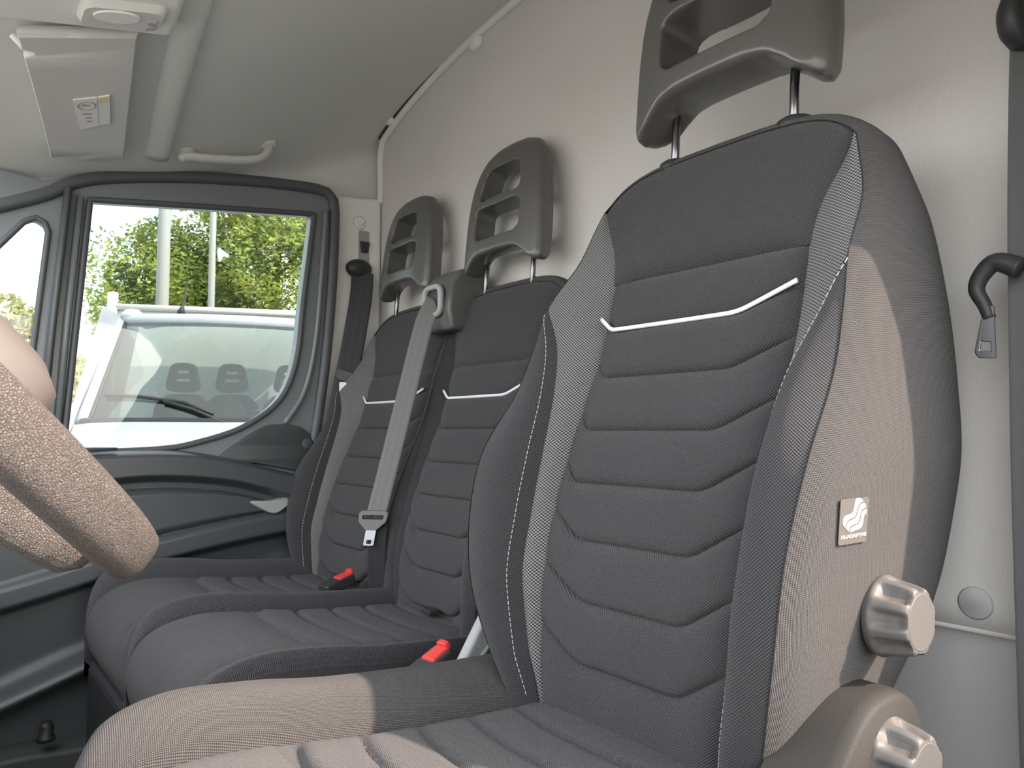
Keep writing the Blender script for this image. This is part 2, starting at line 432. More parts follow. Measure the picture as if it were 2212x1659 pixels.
# near side: door opening with B pillar and roof rail
outer = [(-.9, .55), (1.13, .55), (1.13, 2.36), (-.25, 2.2), (-.9, 1.35)]
hole = [(-.75, .66), (.86, .66), (.905, .85), (.915, 1.2), (.926, 1.55), (.918, 1.70), (.882, 1.80), (.83, 1.88), (.77, 1.93), (.6, 1.96), (.1, 1.97), (-.2, 1.95), (-.72, 1.33)]  # unseen outline, shaped to put the shadow edge on the driver seat
wn_ = prism('wall_left', [outer, hole], [(.19, 1), (.24, 1)], lambda a, b, d: (a, d, b), M['pillar'])
tag(wn_, 'driver side body frame around the open door', 'frame', kind='structure')

# ---- far side: pillar trim
wrt = empty('wall_right', (1.0, 2.08, 1.3), 'light grey trim of the pillar beside the passenger door', 'pillar', kind='structure')
pil = [(.936, 2.165), (1.098, 2.185), (1.098, .64), (.86, .64), (.875, 1.2), (.900, 1.42), (.925, 1.65), (.938, 1.9)]
pt = prism('pillar_trim', [pil], [(2.075, 1), (2.15, 1)], lambda a, b, d: (a, d, b), M['pillar'], wrt)
bevel(pt, .012, 4)
slot = prism('adjuster_slot', [rrect(1.035, 2.02, .034, .10, .006)], [(2.071, 1), (2.078, 1)], lambda a, b, d: (a, d, b), M['grey_cover'], wrt); bevel(slot, .002, 2)
btn = prism('adjuster_button', [[(1.02, 2.035), (1.052, 2.035), (1.046, 2.0), (1.026, 2.0)]], [(2.062, 1), (2.074, 1)], lambda a, b, d: (a, d, b), M['dark_plastic'], wrt); bevel(btn, .003, 2)
hk = lathe('coat_hook', [(.0, 0), (.020, .0), (.021, .006), (.015, .012), (.009, .010), (.0, .010)], lambda a, b, h: (1.018+a, 2.075-h, 2.093+b), M['pillar'], wrt, 28)
hk2 = tube('hook_tip', curve_pts([(1.012, 2.068, 2.083), (1.014, 2.056, 2.084), (1.020, 2.052, 2.092), (1.022, 2.054, 2.10)], 12), .004, M['pillar'], wrt, 8)

# ---- far door
door = empty('door_1', (.5, 2.06, .7), 'grey passenger door with side window, across the cab', 'door', kind='structure')
win = [(.283, 2.016), (.548, 2.048), (.86, 2.084), (.845, 1.948), (.83, 1.81), (.818, 1.675), (.793, 1.581), (.748, 1.515), (.66, 1.456), (.553, 1.42), (.458, 1.403), (.245, 1.396)]
win = win[:3]+[(p.x, p.y) for p in curve_pts([(a, b, 0) for a, b in win[2:]], 40)][1:]
quarter = [(.199, 1.921), (.191, 1.942), (.173, 1.951), (.150, 1.937), (.106, 1.876), (-.02, 1.70), (-.10, 1.56), (-.10, 1.44), (.150, 1.44), (.175, 1.60)]
fouter = [(-.25, 1.42), (-.25, 1.90), (-.05, 2.02), (.10, 2.055), (.187, 2.045), (.247, 2.066), (.327, 2.092), (.5, 2.130), (.695, 2.159), (.873, 2.172), (.920, 2.156), (.936, 2.11), (.932, 1.904), (.917, 1.682), (.898, 1.518), (.88, 1.37), (.84, 1.30), (.2, 1.36)]
to3d = lambda a, b, d: (a, d, b)
fr = prism('door_frame', [fouter, win, quarter], [(2.045, 1), (2.10, 1)], to3d, M['frame'], door); bevel(fr, .006, 3)
# raised weather strip following the frame top
seal = [(.06, 1.945, 0), (.187, 2.008, 0), (.247, 2.050, 0), (.327, 2.080, 0), (.5, 2.118, 0), (.695, 2.147, 0), (.868, 2.160, 0), (.908, 2.146, 0), (.922, 2.105, 0), (.918, 1.904, 0), (.903, 1.682, 0), (.884, 1.518, 0), (.866, 1.40, 0)]
sp = [(p.x, 2.042, p.y) for p in curve_pts(seal, 80)]
tube('weather_strip', sp, .016, M['rubber'], door, sec=[(1.0*math.cos(a), .9*math.sin(a)) for a in np.linspace(0, 2*PI, 12, endpoint=False)])
wl_ = [(p[0], p[1]) for p in win]
def dense(l, step=.012):
    out = []
    for i in range(len(l)):
        a, b = Vector(l[i]), Vector(l[(i+1) % len(l)]); n = max(1, int((b-a).length/step))
        for k in range(n): out.append(a.lerp(b, k/n))
    return out
gs = [(p.x, 2.043, p.y) for p in dense(win)]
tube('glass_run', gs, .008, M['rubber'], door, closed=True)
qs = [(p.x, 2.043, p.y) for p in dense(quarter)]
tube('quarter_seal', qs, .007, M['rubber'], door, closed=True)
# division post between quarter light and main window
tube('division_post', [(.235, 2.03, 2.03), (.213, 2.03, 1.70), (.196, 2.03, 1.38)], .018, M['rubber'], door, sec=[(.5*math.cos(a), 1.25*math.sin(a)) for a in np.linspace(0, 2*PI, 12, endpoint=False)])
tube('post_channel', [(.262, 2.035, 2.015), (.243, 2.035, 1.70), (.228, 2.035, 1.38)], .008, M['frame'], door, 8)
tube('rear_channel', curve_pts([(.893, 2.037, 2.10), (.882, 2.037, 1.90), (.866, 2.037, 1.70), (.835, 2.037, 1.56), (.78, 2.037, 1.47)], 30), .0075, M['frame'], door, 8)
pane = prism('window_pane', [[(.24, 1.36), (.28, 2.04), (.90, 2.11), (.86, 1.80), (.80, 1.5), (.70, 1.40)]], [(2.066, 1), (2.070, 1)], to3d, M['glass'], door)
qpane = prism('quarter_pane', [[(.21, 1.96), (.15, 1.97), (-.12, 1.60), (-.12, 1.42), (.18, 1.42)]], [(2.066, 1), (2.070, 1)], to3d, M['glass'], door)
# sculpted inner panel (height field towards the cab)
top_line = interp([(-.5, 1.385), (.239, 1.395), (.381, 1.401), (.518, 1.397), (.632, 1.376), (.73, 1.350), (.835, 1.322), (.93, 1.30)])
crease = interp([(-.5, 1.30), (.1, 1.315), (.303, 1.335), (.403, 1.343), (.51, 1.339), (.626, 1.323), (.699, 1.303), (.803, 1.268), (.93, 1.25)])
ins_lo = interp([(-.5, .98), (.2, 1.13), (.408, 1.182), (.57, 1.212), (.752, 1.236), (.93, 1.25)])
low_ln = interp([(-.5, .94), (.2, 1.075), (.429, 1.130), (.606, 1.160), (.818, 1.185), (.93, 1.195)])
def panel_pt(u, v):
    X = -.35+1.27*u; zt = top_line(X); Z = .72+(zt+.003-.72)*(1-(1-v)**1.9)
    fade = smooth01((.93-X)/.14)
    dtop = zt-Z
    p = .090*math.sqrt(max(0, 1-(1-min(dtop/.018, 1))**2)) if dtop < .018 else .090
    cz = crease(X)
    # overhang under the ledge
    if Z < cz: p -= .045*smooth01((cz-Z)/.022)
    # insert pillow
    il = ins_lo(X); iu = cz-.035
    if il < Z < iu:
        q = (Z-il)/(iu-il); p += .016*min(1, 4*q*(1-q)*2.2)**.6*smooth01((.80-X)/.12)*smooth01((X-.25)/.1)
    if Z < il: p += .016*smooth01((il-Z)/.02)
    ll = low_ln(X)
    if Z < ll: p -= .06*smooth01((ll-Z)/.03)
    # pocket rim low down
    rim = .845+.34*(X-.15)
    p += .055*math.exp(-((Z-rim)/.028)**2)
    return (X, 2.055-p*fade-.004, Z)
pn = grid('door_panel', panel_pt, 130, 340, M['door_plastic'], door, flip=True)
sharp(pn, 40)
# triangular speaker cover behind the window curve
spk = smoothloop([(.60, 1.372), (.70, 1.450), (.758, 1.468), (.83, 1.458), (.868, 1.41), (.872, 1.335), (.80, 1.34), (.70, 1.36)], 50)
so = prism('speaker_cover', [spk], [(2.030, .94), (2.034, 1), (2.05, 1)], to3d, M['door_dark'], door, True); sharp(so, 40)
sc = lathe('screw_cap', [(0, 0), (.016, 0), (.017, .003), (.012, .005), (0, .005)], lambda a, b, h: (.846+a, 2.031-h, 1.412+b), M['door_dark'], door, 24)
# release handle wedge
hd = smoothloop([(.672, 1.262), (.73, 1.262), (.79, 1.272), (.775, 1.245), (.742, 1.226), (.71, 1.236)], 40)
ho = prism('release_handle', [hd], [(1.985, .9), (1.989, 1), (2.01, 1)], to3d, M['grey_cover'], door, True); sharp(ho, 40)
# ledge slot at the front (demister outlet)
sl = smoothloop([(.10, .0), (.14, .018), (.30, .020), (.352, .006), (.30, -.012), (.14, -.012)], 40)
prism('ledge_slot', [sl], [(0, 1), (.004, 1)], lambda a, b, d: (a, 2.005-b, 1.4+d+.003), M['black_trim'], door)
tube('slot_rim', [(p[0], 2.005-p[1]*1.15, 1.4065) for p in sl], .003, M['door_top'], door, 6, closed=True)
# outside mirror seen through the quarter light
mir = mk('mirror_housing', *(lambda: ([], []))(), M['body_white'], door)
bpy.data.objects.remove(mir)
mo = lathe('mirror_housing', [(.0, -.09), (.06, -.085), (.085, -.05), (.09, .02), (.075, .06), (.04, .08), (0, .082)], lambda a, b, h: (.12+a*.85, 2.30+b, 1.515+h), M['pole'], door, 24)
# sill below the door and footwell details
sill = prism('sill_1', [[(-.6, .60), (.95, .60), (.95, .70), (.30, .735), (.18, .745), (-.6, .74)]], [(1.95, 1), (2.10, 1)], to3d, M['sill']); bevel(sill, .02, 4)
sill.name = 'trim_2'
tag(sill, 'dark grey plastic sill under the passenger door', 'sill', kind='structure')
stp = lathe('stopper', [(.0, .03), (.010, .03), (.014, .02), (.014, 0), (.018, -.002), (.018, -.01), (0, -.01)], lambda a, b, h: (.225+a, 1.965+b, .775+h), M['black_trim'], sill, 20)
# trim strip between headliner and partition
tr = empty('trim_1', (1.09, 1.2, 2.5), 'light grey edging strip where the headliner meets the partition', 'trim', kind='structure')
def part_x(Z): return XP-.16*max(0, Z-2.25)-.10*max(0, Z-2.29)
tp = []
for k in range(51):
    y = .30+1.76*k/50; z = ceil_z(1.06, y)-.012; tp.append((part_x(z)-.006, y, z))
tp = [p for p in tp if p[1] < 2.04]+[(1.085, 2.065, 2.30), (1.093, 2.075, 2.24), (1.094, 2.08, 2.17)]
tube('edge_strip', curve_pts(tp, 120), .011, M['pillar'], tr, 10)
tube('seam_line', [(p[0]-.012, p[1], p[2]+.006) for p in tp[:-3]], .004, M['dark_plastic'], tr, 6)
for (y, z) in ((1.497, 2.438), (1.945, 2.392)):
    c = lathe('clip', [(0, 0), (.020, 0), (.022, .006), (.018, .014), (.008, .020), (0, .020)], lambda a, b, h: (1.058-h, y+a*1.25, z+b), M['pillar'], tr, 18)

# ------------------------------------------------------------------ seat back builder (driver dimensions, shifted for the bench)
ZG = [1.672, 1.598, 1.526, 1.450, 1.378, 1.304, 1.228, 1.152, .985]
RISE = interp([(1.05, .050), (1.152, .055), (1.228, .052), (1.304, .048), (1.378, .044), (1.450, .040), (1.526, .034), (1.598, .028), (1.655, .004), (1.70, 0)])
XI = interp([(1.04, .668), (1.10, .662), (1.16, .665), (1.25, .676), (1.34, .700), (1.42, .728), (1.47, .747), (1.54, .776), (1.63, .803), (1.72, .825), (1.80, .845), (1.85, .857)])
W0 = interp([(1.04, .135), (1.10, .142), (1.16, .15), (1.25, .158), (1.34, .162), (1.51, .163), (1.672, .163), (1.726, .172), (1.77, .195), (1.80, .208)])
ST = interp([(1.04, .140, .664), (1.10, .147, .655), (1.16, .160, .645), (1.24, .172, .645), (1.34, .177, .666), (1.42, .181, .690), (1.51, .192, .722), (1.58, .216, .748), (1.64, .2425, .753)])
PP = interp([(1.04, .185, .655), (1.10, .20, .635), (1.16, .218, .618), (1.24, .238, .604), (1.34, .250, .611), (1.42, .2566, .638), (1.51, .252, .700), (1.58, .2475, .730), (1.64, .2425, .753), (1.72, .230, .812), (1.77, .217, .832), (1.80, .208, .844)])
TOPZ = interp([(0, 1.849), (.10, 1.846), (.15, 1.838), (.18, 1.825), (.199, 1.810), (.208, 1.80)])
BK = interp([(1.04, .88), (1.14, .925), (1.25, 1.0), (1.40, 1.045), (1.55, 1.052), (1.68, 1.035), (1.80, 1.008), (1.85, .985)])
def build_back(parent, dx, yc, dz, sides=(1, 1), wlim=(None, None), backx=None, detail=1, side_mats=None, names=True):
    """sides=(near amp, far amp): bolster strength; wlim = outer half width caps"""
    def T(y, z, x): return Vector((x+dx, yc+y, z+dz))
    nearfar = {-1: 0, 1: 1}
    def pp(z, sg):
        k = nearfar[sg]; w, x = PP(z); xi = XI(z)
        x = xi+(x-xi)*sides[k]
        if wlim[k] is not None: w = min(w, wlim[k]) if z < 1.70 else w-(0 if w < wlim[k] else w-wlim[k])
        return w, x
    def st(z, sg):
        k = nearfar[sg]; w, x = ST(z) if z < 1.64 else PP(z); xi = XI(z)
        x = xi+(x-xi)*sides[k]
        if wlim[k] is not None: w = min(w, wlim[k]-.001)
        return w, x
    uvyz = lambda p: (p[1], p[2]); uvxz = lambda p: (p[0], p[2])
    # ribbed insert
    def rise_at(zz, y):
        lo = smooth01((1.42-zz)/.2)
        if y < 0: e_ = (-y-.080)/.080
        else: e_ = (y-(.136-.056*lo))/(.028+.056*lo)
        return RISE(zz)*(0 if e_ < -.2 else (e_+.2)**2/.8 if e_ < .2 else e_)*(1 if y < 0 else .8+.2*lo)
    QS = [0, .012, .03, .055, .09, .15, .25, .38, .5, .62, .75, .85, .91, .945, .97, .988]
    rows = [(k, q) for k in range(len(ZG)-1) for q in QS]+[(len(ZG)-2, 1.0)]
    V = []; UVs = []; Fc = []; nu = 72
    for (k, q) in rows:
        zz = ZG[k]+(ZG[k+1]-ZG[k])*q
        for i in range(nu+1):
            sx = 2*i/nu-1; z0 = zz; y = sx*W0(z0); z = zz+rise_at(zz, y)
            if zz > 1.66: z = zz
            y = sx*W0(z); ef = 1-abs(sx)**12
            pad = (.0095 if detail and sides[0] > .5 and sides[1] > .5 else .0125)*(1-abs(2*q-1)**8)+.003*math.sin(PI*q)
            x = XI(z)-pad*ef+.006*abs(sx)**8+.002
            x -= .014*(abs(sx)**3)*smooth01((1.62-z)/.3)*sides[nearfar[-1 if sx < 0 else 1]]
            V.append(T(y, z, x)); UVs.append((yc+y, z))
    for r in range(len(rows)-1):
        for i in range(nu):
            a = r*(nu+1)+i; Fc.append((a, a+nu+1, a+nu+2, a+1))
    mk('ribbed_insert', V, Fc, M['fab'], parent, True, UVs)
    # shoulder panel (Coons patch)
    def top_c(u):
        y = (2*u-1)*.208; return np.array([y, TOPZ(abs(y)), XI(TOPZ(abs(y)))])
    def bot_c(u):
        y = (2*u-1)*.163; return np.array([y, 1.672, XI(1.672)])
    def side_c(v, sg):
        z = 1.672+(1.80-1.672)*v; return np.array([sg*W0(z), z, XI(z)])
    def shp(u, v):
        a = (1-v)*bot_c(u)+v*top_c(u); b = (1-u)*side_c(v, -1)+u*side_c(v, 1)
        c = (1-u)*(1-v)*bot_c(0)+u*(1-v)*bot_c(1)+(1-u)*v*top_c(0)+u*v*top_c(1)
        p = a+b-c
        e = (1-abs(2*u-1)**8)*(1-abs(2*v-1)**8)
        y, z, x = p
        return T(y, z, x-.013*e-.006*math.sin(PI*v)*math.sin(PI*u)+.004)
    grid('shoulder_panel', shp, 60, 40, M['fab'], parent, uvyz)
    # reflective strip in the second groove
    rp = []
    for k in range(49):
        y = -.160+.320*k/48
        z = 1.598+rise_at(1.598, y)
        rp.append(T(y, z, XI(z)-.0052-.006*(abs(y)/.163)**2))
    tube('reflective_strip', rp, .0031, M['reflect'], parent, sec=[(1.05*math.cos(a), .8*math.sin(a)) for a in np.linspace(0, 2*PI, 8, endpoint=False)])
    for sg in (-1, 1):
        k = nearfar[sg]
        # mesh strip between insert edge and stitch line
        def ms(u, v):
            z = 1.05+(1.80-1.05)*v; w0 = W0(z)-.004; x0 = XI(z)+.007-.014*smooth01((1.62-z)/.3)*sides[k]; w1, x1 = st(z, sg)
            if z > 1.77: w1 = max(w1, w0)
            bul = .006*sides[k]*math.sin(PI*u)
            return T(sg*(w0+(w1-w0)*u), z, x0+(x1-x0)*u-bul)
        grid('mesh_strip' if sides[k] > .5 else 'edge_strip', ms, 14, 90, M['mesh'] if sides[k] > .5 else M['fab_bol'], parent, lambda p: (p[1]-.45*p[0], p[2]), flip=(sg < 0))
        # bolster
        def bo(u, v):
            z = 1.05+(1.64-1.05)*v; w1, x1 = st(z, sg); w2, x2 = pp(z, sg)
            wd = max(w2-w1, 0)
            bul = .46*wd*sides[k]*math.sin(PI*u**.68)
            gr = .0015*(math.exp(-(u/.06)**2)+math.exp(-((1-u)/.04)**2))*min(1, wd/.02)
            return T(sg*(w1+wd*u+0*bul), z, x1+(x2-x1)*u-bul+gr)
        grid('bolster', bo, 24, 90, M['fab_bol'], parent, lambda p: (p[1]-.5*p[0], p[2]), flip=(sg < 0))
        if detail and sides[k] > .5:
            # dashed stitching along the bolster seam
            zz = 1.10; i = 0; V = []; Fc = []
            while zz < 1.63:
                a = []
                for q in (0, .0048):
                    w, x = st(zz+q, sg); w2, x2 = pp(zz+q, sg); wd = w2-w
                    uu = min(1, .006/max(wd, .006)); 
                    a.append(T(sg*(w+wd*uu), zz+q, x+(x2-x)*uu-.46*wd*sides[k]*math.sin(PI*uu**.68)-.0012))
                d = (a[1]-a[0]).normalized(); r = .0007
                s1 = d.cross(Vector((-1, 0, 0))).normalized()*r; s2 = d.cross(s1).normalized()*r
                b0 = len(V)
                for e in a: V += [e+s1, e+s2, e-s1, e-s2]
                for c in range(4): Fc.append((b0+c, b0+(c+1) % 4, b0+4+(c+1) % 4, b0+4+c))
                zz += .0072
            tag(mk('stitching', V, Fc, M['stitch'], parent), kind='stuff')
    # perimeter loop: up one side, round the top, down the other
    loop = []
    for j in range(60): z = 1.04+(1.80-1.04)*j/59; w, x = pp(z, -1); loop.append((-w, z, x))
    for j in range(1, 40):
        y = -.208+.416*j/40; z = TOPZ(abs(y)); loop.append((y, z, XI(z)+.002))
    for j in range(60): z = 1.80-(1.80-1.04)*j/59; w, x = pp(z, 1); loop.append((w, z, x))
    tube('piping', [T(y, z, x) for (y, z, x) in loop], .0009, M['piping'], parent, 6)
    n = len(loop)-1
    bx = lambda z: min(BK(z), backx) if backx else BK(z)
    prof = [(0, 0), (.03, .006), (.12, .012), (.3, .014), (.55, .010), (.75, .002), (.88, -.008), (.95, -.02), (.985, -.035), (1, -.052)]
    pf = interp(prof)
    cy, cz = 0, 1.45
    def band(u, v):
        i = u*n; a = int(min(math.floor(i), n-1)); f = i-a
        y, z, x = (loop[a][c]*(1-f)+loop[a+1][c]*f for c in range(3))
        y2, z2 = (loop[min(a+1, n)][c]-loop[max(a-1, 0)][c] for c in (0, 1))
        L = math.hypot(y2, z2) or 1
        ny, nz = -z2/L, y2/L      # outward normal of the loop (loop runs clockwise seen from the front)
        off = pf(v)
        xx = x+(bx(z)-x)*v
        drop = 0
        if z > 1.70: drop = -.03*smooth01((z-1.70)/.14)*v**3
        return T(y+ny*off, z+nz*off+drop, xx)
    sm = M['fab_side']
    grid('side_panel', band, n, 26, sm, parent, uvxz, flip=True)
    # closed back
    bl = [band(i/n, 1) for i in range(n+1)]
    cen = Vector((dx+bx(1.45)+.012, yc, 1.45+dz))
    V = bl+[p.lerp(cen, .5)+Vector((.008, 0, 0)) for p in bl]+[cen]
    m_ = n+1; Fc = []
    for i in range(n): Fc += [(i, i+1, m_+i+1, m_+i), (m_+i, m_+i+1, 2*m_)]
    Fc += [(n, 0, m_, m_+n), (m_+n, m_, 2*m_)]
    mk('back_cover', V, Fc, M['fab_bol'], parent)
    # closed underside
    fr_ = [(y, z, x) for (y, z, x) in loop]
    return T

BAKED = {}
# headrest: thick soft frame with two slots
def headrest(parent, loc, posts, tilt=8, post_len=.10, sc=1.12, tk_=.80):
    hr = empty('headrest', loc); setparent(hr, parent)
    half = [(.128, .004), (.130, .05), (.128, .10), (.123, .15), (.115, .195), (.102, .230), (.080, .254), (.045, .266), (0, .269)]
    bot = [(.120, -.004), (.108, .0), (.092, .014), (.074, .026), (.050, .030), (0, .031)]
    outl = [(-y, z) for y, z in bot[::-1][1:]]
    outl = [(y, z) for y, z in half]+[(-y, z) for y, z in half[::-1][1:]]+[(-y, z) for y, z in bot]+[(y, z) for y, z in bot[::-1][1:]]
    up = smoothloop([(-.064, .149), (-.058, .190), (-.044, .212), (.044, .212), (.058, .190), (.064, .149), (.0, .149)], 36)
    dn = smoothloop([(-.073, .072), (-.073, .108), (-.067, .128), (0, .128), (.067, .128), (.073, .108), (.073, .072), (.060, .063), (-.060, .063)], 36)
    ct = math.cos(math.radians(tilt)); stt = math.sin(math.radians(tilt))
    def t3(y, z, d):
        y *= sc; z *= sc*1.02; d *= tk_
        d2 = d-.010*(1-(y/.13)**2)*(1 if d < .05 else 0)*0
        d2 += .055*max(0, (z-.13)/.14)**2.2*(1-d/.09)*.35
        d2 += .016*(abs(y)/.13)**3*(1-d/.09)
        x = d2*ct+z*stt-.0; zz = z*ct-d2*stt*.6
        return (loc[0]+x, loc[1]+y, loc[2]+zz)
    lay = [(0, .93), (.010, .985), (.028, 1.0), (.050, .985), (.070, .93), (.080, .86)]
    if 'hr' not in BAKED:
        o = prism('cushion', [outl, up, dn], lay, lambda y, z, d: (d, y, z), M['hrest'], None, True)
        remesh(o, .0034, 10)
        dg = bpy.context.evaluated_depsgraph_get(); ev = o.evaluated_get(dg); me = ev.to_mesh()
        BAKED['hr'] = ([v.co.copy() for v in me.vertices], [tuple(p.vertices) for p in me.polygons])
        ev.to_mesh_clear(); bpy.data.objects.remove(o)
    mk('cushion', [t3(v.y, v.z, v.x) for v in BAKED['hr'][0]], BAKED['hr'][1], M['hrest'], hr)
    # the two posts
    for s in (-1, 1):
        x = loc[0]+posts[0]; y = loc[1]+s*posts[1]
        tube('post', [(x+.012, y, loc[2]+.06), (x+.004, y, loc[2]+.0), (x-.004, y, loc[2]-post_len)], .0062, M['steel_dark'], hr, 14)
    return hr

# ------------------------------------------------------------------ driver seat
drv = empty('driver_seat', (.55, .63, .62), 'large charcoal driver seat nearest the camera with silver reflective strip and sunlit side', 'seat')
T = build_back(drv, 0, .63, 0)
headrest(drv, (.826, .625, 1.906), (.058, .100), 6, .12, 1.27, 1.25)
for s in (-1, 1):
    y = .622+s*.100
    lathe('post_collar', [(0, -.012), (.024, -.012), (.0265, -.004), (.026, .004), (.020, .009), (.009, .010), (.008, .006), (0, .006)], lambda a, b, h: (.890+a*1.25, y+b, 1.852+h), M['dark_plastic'], drv, 28)

def build_cushion(parent, dx, yc, dz, wn, wf, bn, bf, x_rear=.70, detail=1):
    """wn,wf outer half widths (near/far); bn,bf bolster heights"""
    prof = [(0, .145, .90), (.08, .098, .97), (.16, .088, 1.03), (.23, .098, 1.072), (.31, .130, 1.102), (.42, .200, 1.119), (.55, .297, 1.114), (.70, .40, 1.099), (.85, .55, 1.086), (1.0, x_rear, 1.078)]
    pf = interp(prof); t_s = .55; wi = .165
    def bump_h(y):
        a = abs(y); w, b = (wn, bn) if y < 0 else (wf, bf)
        if a <= wi: return 0
        q = (a-wi)/max(w-wi, .001)
        return b*math.sin(min(q/.62, 1)*PI/2) - (.028*max(0, (q-.72)/.28)**2.2)
    xg = [.297+.0745*k for k in range(7)]
    def surf(t, y, seam=0):
        x, z = pf(t); w = wn if y < 0 else wf; a = abs(y)/w
        k = smooth01((t-.12)/.18)
        z += bump_h(y)*k
        x += .045*a**3.5*(1 if (wn if y < 0 else wf) > .24 else .25)*smooth01((.55-t)/.35)
        return x, z
    def uvc(p): return (p[1], p[0]*1.0-(p[2] if p[2] < 1.07+dz else 1.07+dz)*1.0)
    def put(x, y, z): return Vector((x+dx, yc+y, z+dz))
    if not detail and 'near' not in CS: CS['near'] = lambda t, y: put(surf(t, y)[0], y, surf(t, y)[1])
    # front panel
    def fp(u, v):
        t = t_s*v; y = -wi+2*wi*u; x, z = surf(t, y)
        e = (1-abs(2*u-1)**10)*(1-abs(v)**12)
        return put(x, y, z-.008*(1-e)+.004)
    grid('front_panel', fp, 40, 50, M['fab'], parent, uvc)
    def ins(u, v):
        t = t_s+(1-t_s)*v; y = -wi+2*wi*u; x, z = surf(t, y)
        s = 2*u-1
        xx = x-.030*(abs(s)**2.5)
        k = 0
        while k < len(xg)-2 and xx > xg[k+1]: k += 1
        q = min(max((xx-xg[k])/(xg[k+1]-xg[k]), 0), 1)
        pad = .012*(1-abs(2*q-1)**8)*(1-abs(s)**10)
        return put(x, y, z+pad-.006)
    grid('ribbed_insert', ins, 44, 110, M['fab'], parent, uvc)
    for sg in (-1, 1):
        w = wn if sg < 0 else wf
        def bl(u, v):
            y = sg*(wi+(w-wi)*u); x, z = surf(v, y)
            gr = .007*math.exp(-(u/.05)**2)
            return put(x, y, z-gr)
        grid('bolster', bl, 30, 90, M['fab_side'] if detail else M['fab'], parent, uvc, flip=(sg < 0))
        # skirt down from the outer edge
        def sk(u, v):
            x, z = surf(v, sg*w); zz = z+(.90-z)*u
            return put(x, sg*(w+.012*math.sin(PI*min(u*1.5, 1))), min(zz, z))
        grid('side_skirt', sk, 12, 90, M['fab_bol'], parent, lambda p: (p[0], p[2]), flip=(sg < 0))
build_cushion(drv, 0, .63, .006, .275, .285, .034, .040)
# seat base and runner
box('seat_base', (.16, .40, .62), (.74, .88, .93), M['dark_plastic'], drv, .02)
# recliner cover on the door side
YS = .345
hc = smoothloop([(.53, 1.03), (.560, 1.085), (.615, 1.138), (.668, 1.184), (.710, 1.200), (.760, 1.196), (.795, 1.165), (.806, 1.12), (.80, 1.05), (.78, 1.01), (.62, .99)], 70)
ho = prism('recliner_cover', [hc], [(YS, .93), (YS+.004, .975), (YS+.016, 1.0), (YS+.07, 1.0)], to3d, M['hinge'], drv, True); sharp(ho, 50)
# scalloped knobs
def knob(name, cx, cz, y0, r, depth, parent):
    k = empty(name, (cx, y0, cz)); setparent(k, parent)
    n = 96
    def rfn(a, h):
        t = smooth01((h-.12*depth)/(.2*depth))*(1-smooth01((h-.86*depth)/(.16*depth))*.75)
        c = abs(math.cos(a*4+.5))
        return 1-.19*t*smooth01((c-.42)/.40)
    prof = [(0, -.002), (r*1.0, -.002), (r*1.04, .002), (r*1.05, depth*.12), (r*1.03, depth*.2), (r*1.0, depth*.3), (r*.97, depth*.5), (r*.93, depth*.7), (r*.89, depth*.85), (r*.86, depth*.95), (r*.80, depth), (r*.74, depth*1.0)]
    o = lathe('grip', prof, lambda a, b, h: (cx+a, y0-h, cz+b), M['knob'], k, n, rfn); sharp(o, 60)
    lathe('end_cap', [(r*.735, depth*.97), (r*.72, depth*1.0), (r*.68, depth*1.012), (r*.62, depth*.985), (0, depth*.985)], lambda a, b, h: (cx+a, y0-h, cz+b), M['knob'], k, 40)
    return k
knob('lumbar_knob', .764, 1.264, .370, .0385, .038, drv)
knob('recliner_knob', .722, 1.138, YS+.004, .040, .036, drv)
# fabric tag with emblem and lettering
tgp = empty('fabric_tag', (.70, .372, 1.36)); setparent(tgp, drv)
tx, ty, tz = .697, .3622, 1.364
_pf = interp([(0, 0), (.03, .006), (.12, .012), (.3, .014), (.55, .010), (.75, .002), (.88, -.008)])
def side_y(x, z):
    w, xb = PP(z); return .63-w-_pf((x-xb)/(BK(z)-xb))
ty0 = side_y(tx, tz); ty_x = (side_y(tx+.015, tz)-side_y(tx-.015, tz))/.03; ty_z = (side_y(tx, tz+.025)-side_y(tx, tz-.025))/.05
def t3t(a, b, d): return (tx+a, ty0+ty_x*a+ty_z*b-.0012-d, tz+b)
prism('tag_cloth', [rrect(0, 0, .050, .0435, .0028)], [(0, 1), (.0008, 1)], t3t, M['tag'], tgp)
s_ = .0001
def em(pts): return [((x-244)*.000180, (325-y)*.000105) for x, y in pts]
EM = [
 [(262, 130), (285, 130), (302, 136), (320, 150), (329, 165), (306, 170), (285, 186), (275, 205), (268, 240), (262, 270), (250, 295), (232, 306), (200, 312), (180, 330), (168, 350), (162, 385), (148, 370), (141, 345), (142, 310), (152, 288), (175, 275), (205, 270), (225, 262), (236, 248), (242, 220), (246, 185), (252, 150)],
 [(334, 170), (345, 185), (353, 212), (330, 220), (310, 232), (300, 255), (296, 285), (290, 320), (278, 345), (262, 353), (232, 358), (210, 370), (198, 390), (192, 412), (178, 402), (166, 388), (173, 350), (186, 332), (205, 318), (235, 311), (252, 302), (266, 280), (274, 242), (281, 210), (290, 192), (310, 176)],
 [(354, 220), (354, 245), (350, 265), (334, 272), (328, 290), (326, 330), (320, 365), (310, 385), (292, 395), (262, 402), (240, 404), (232, 412), (198, 413), (206, 390), (216, 376), (236, 364), (265, 358), (284, 349), (296, 325), (302, 288), (306, 258), (315, 238), (332, 228)],
]
for ei, e in enumerate(EM): prism('emblem', [em([(x+7*ei-7, y+9*ei-9) for x, y in e])], [(.0008, 1), (.0014, 1)], lambda a, b, d: t3t(a, b, d), M['white_print'], tgp)
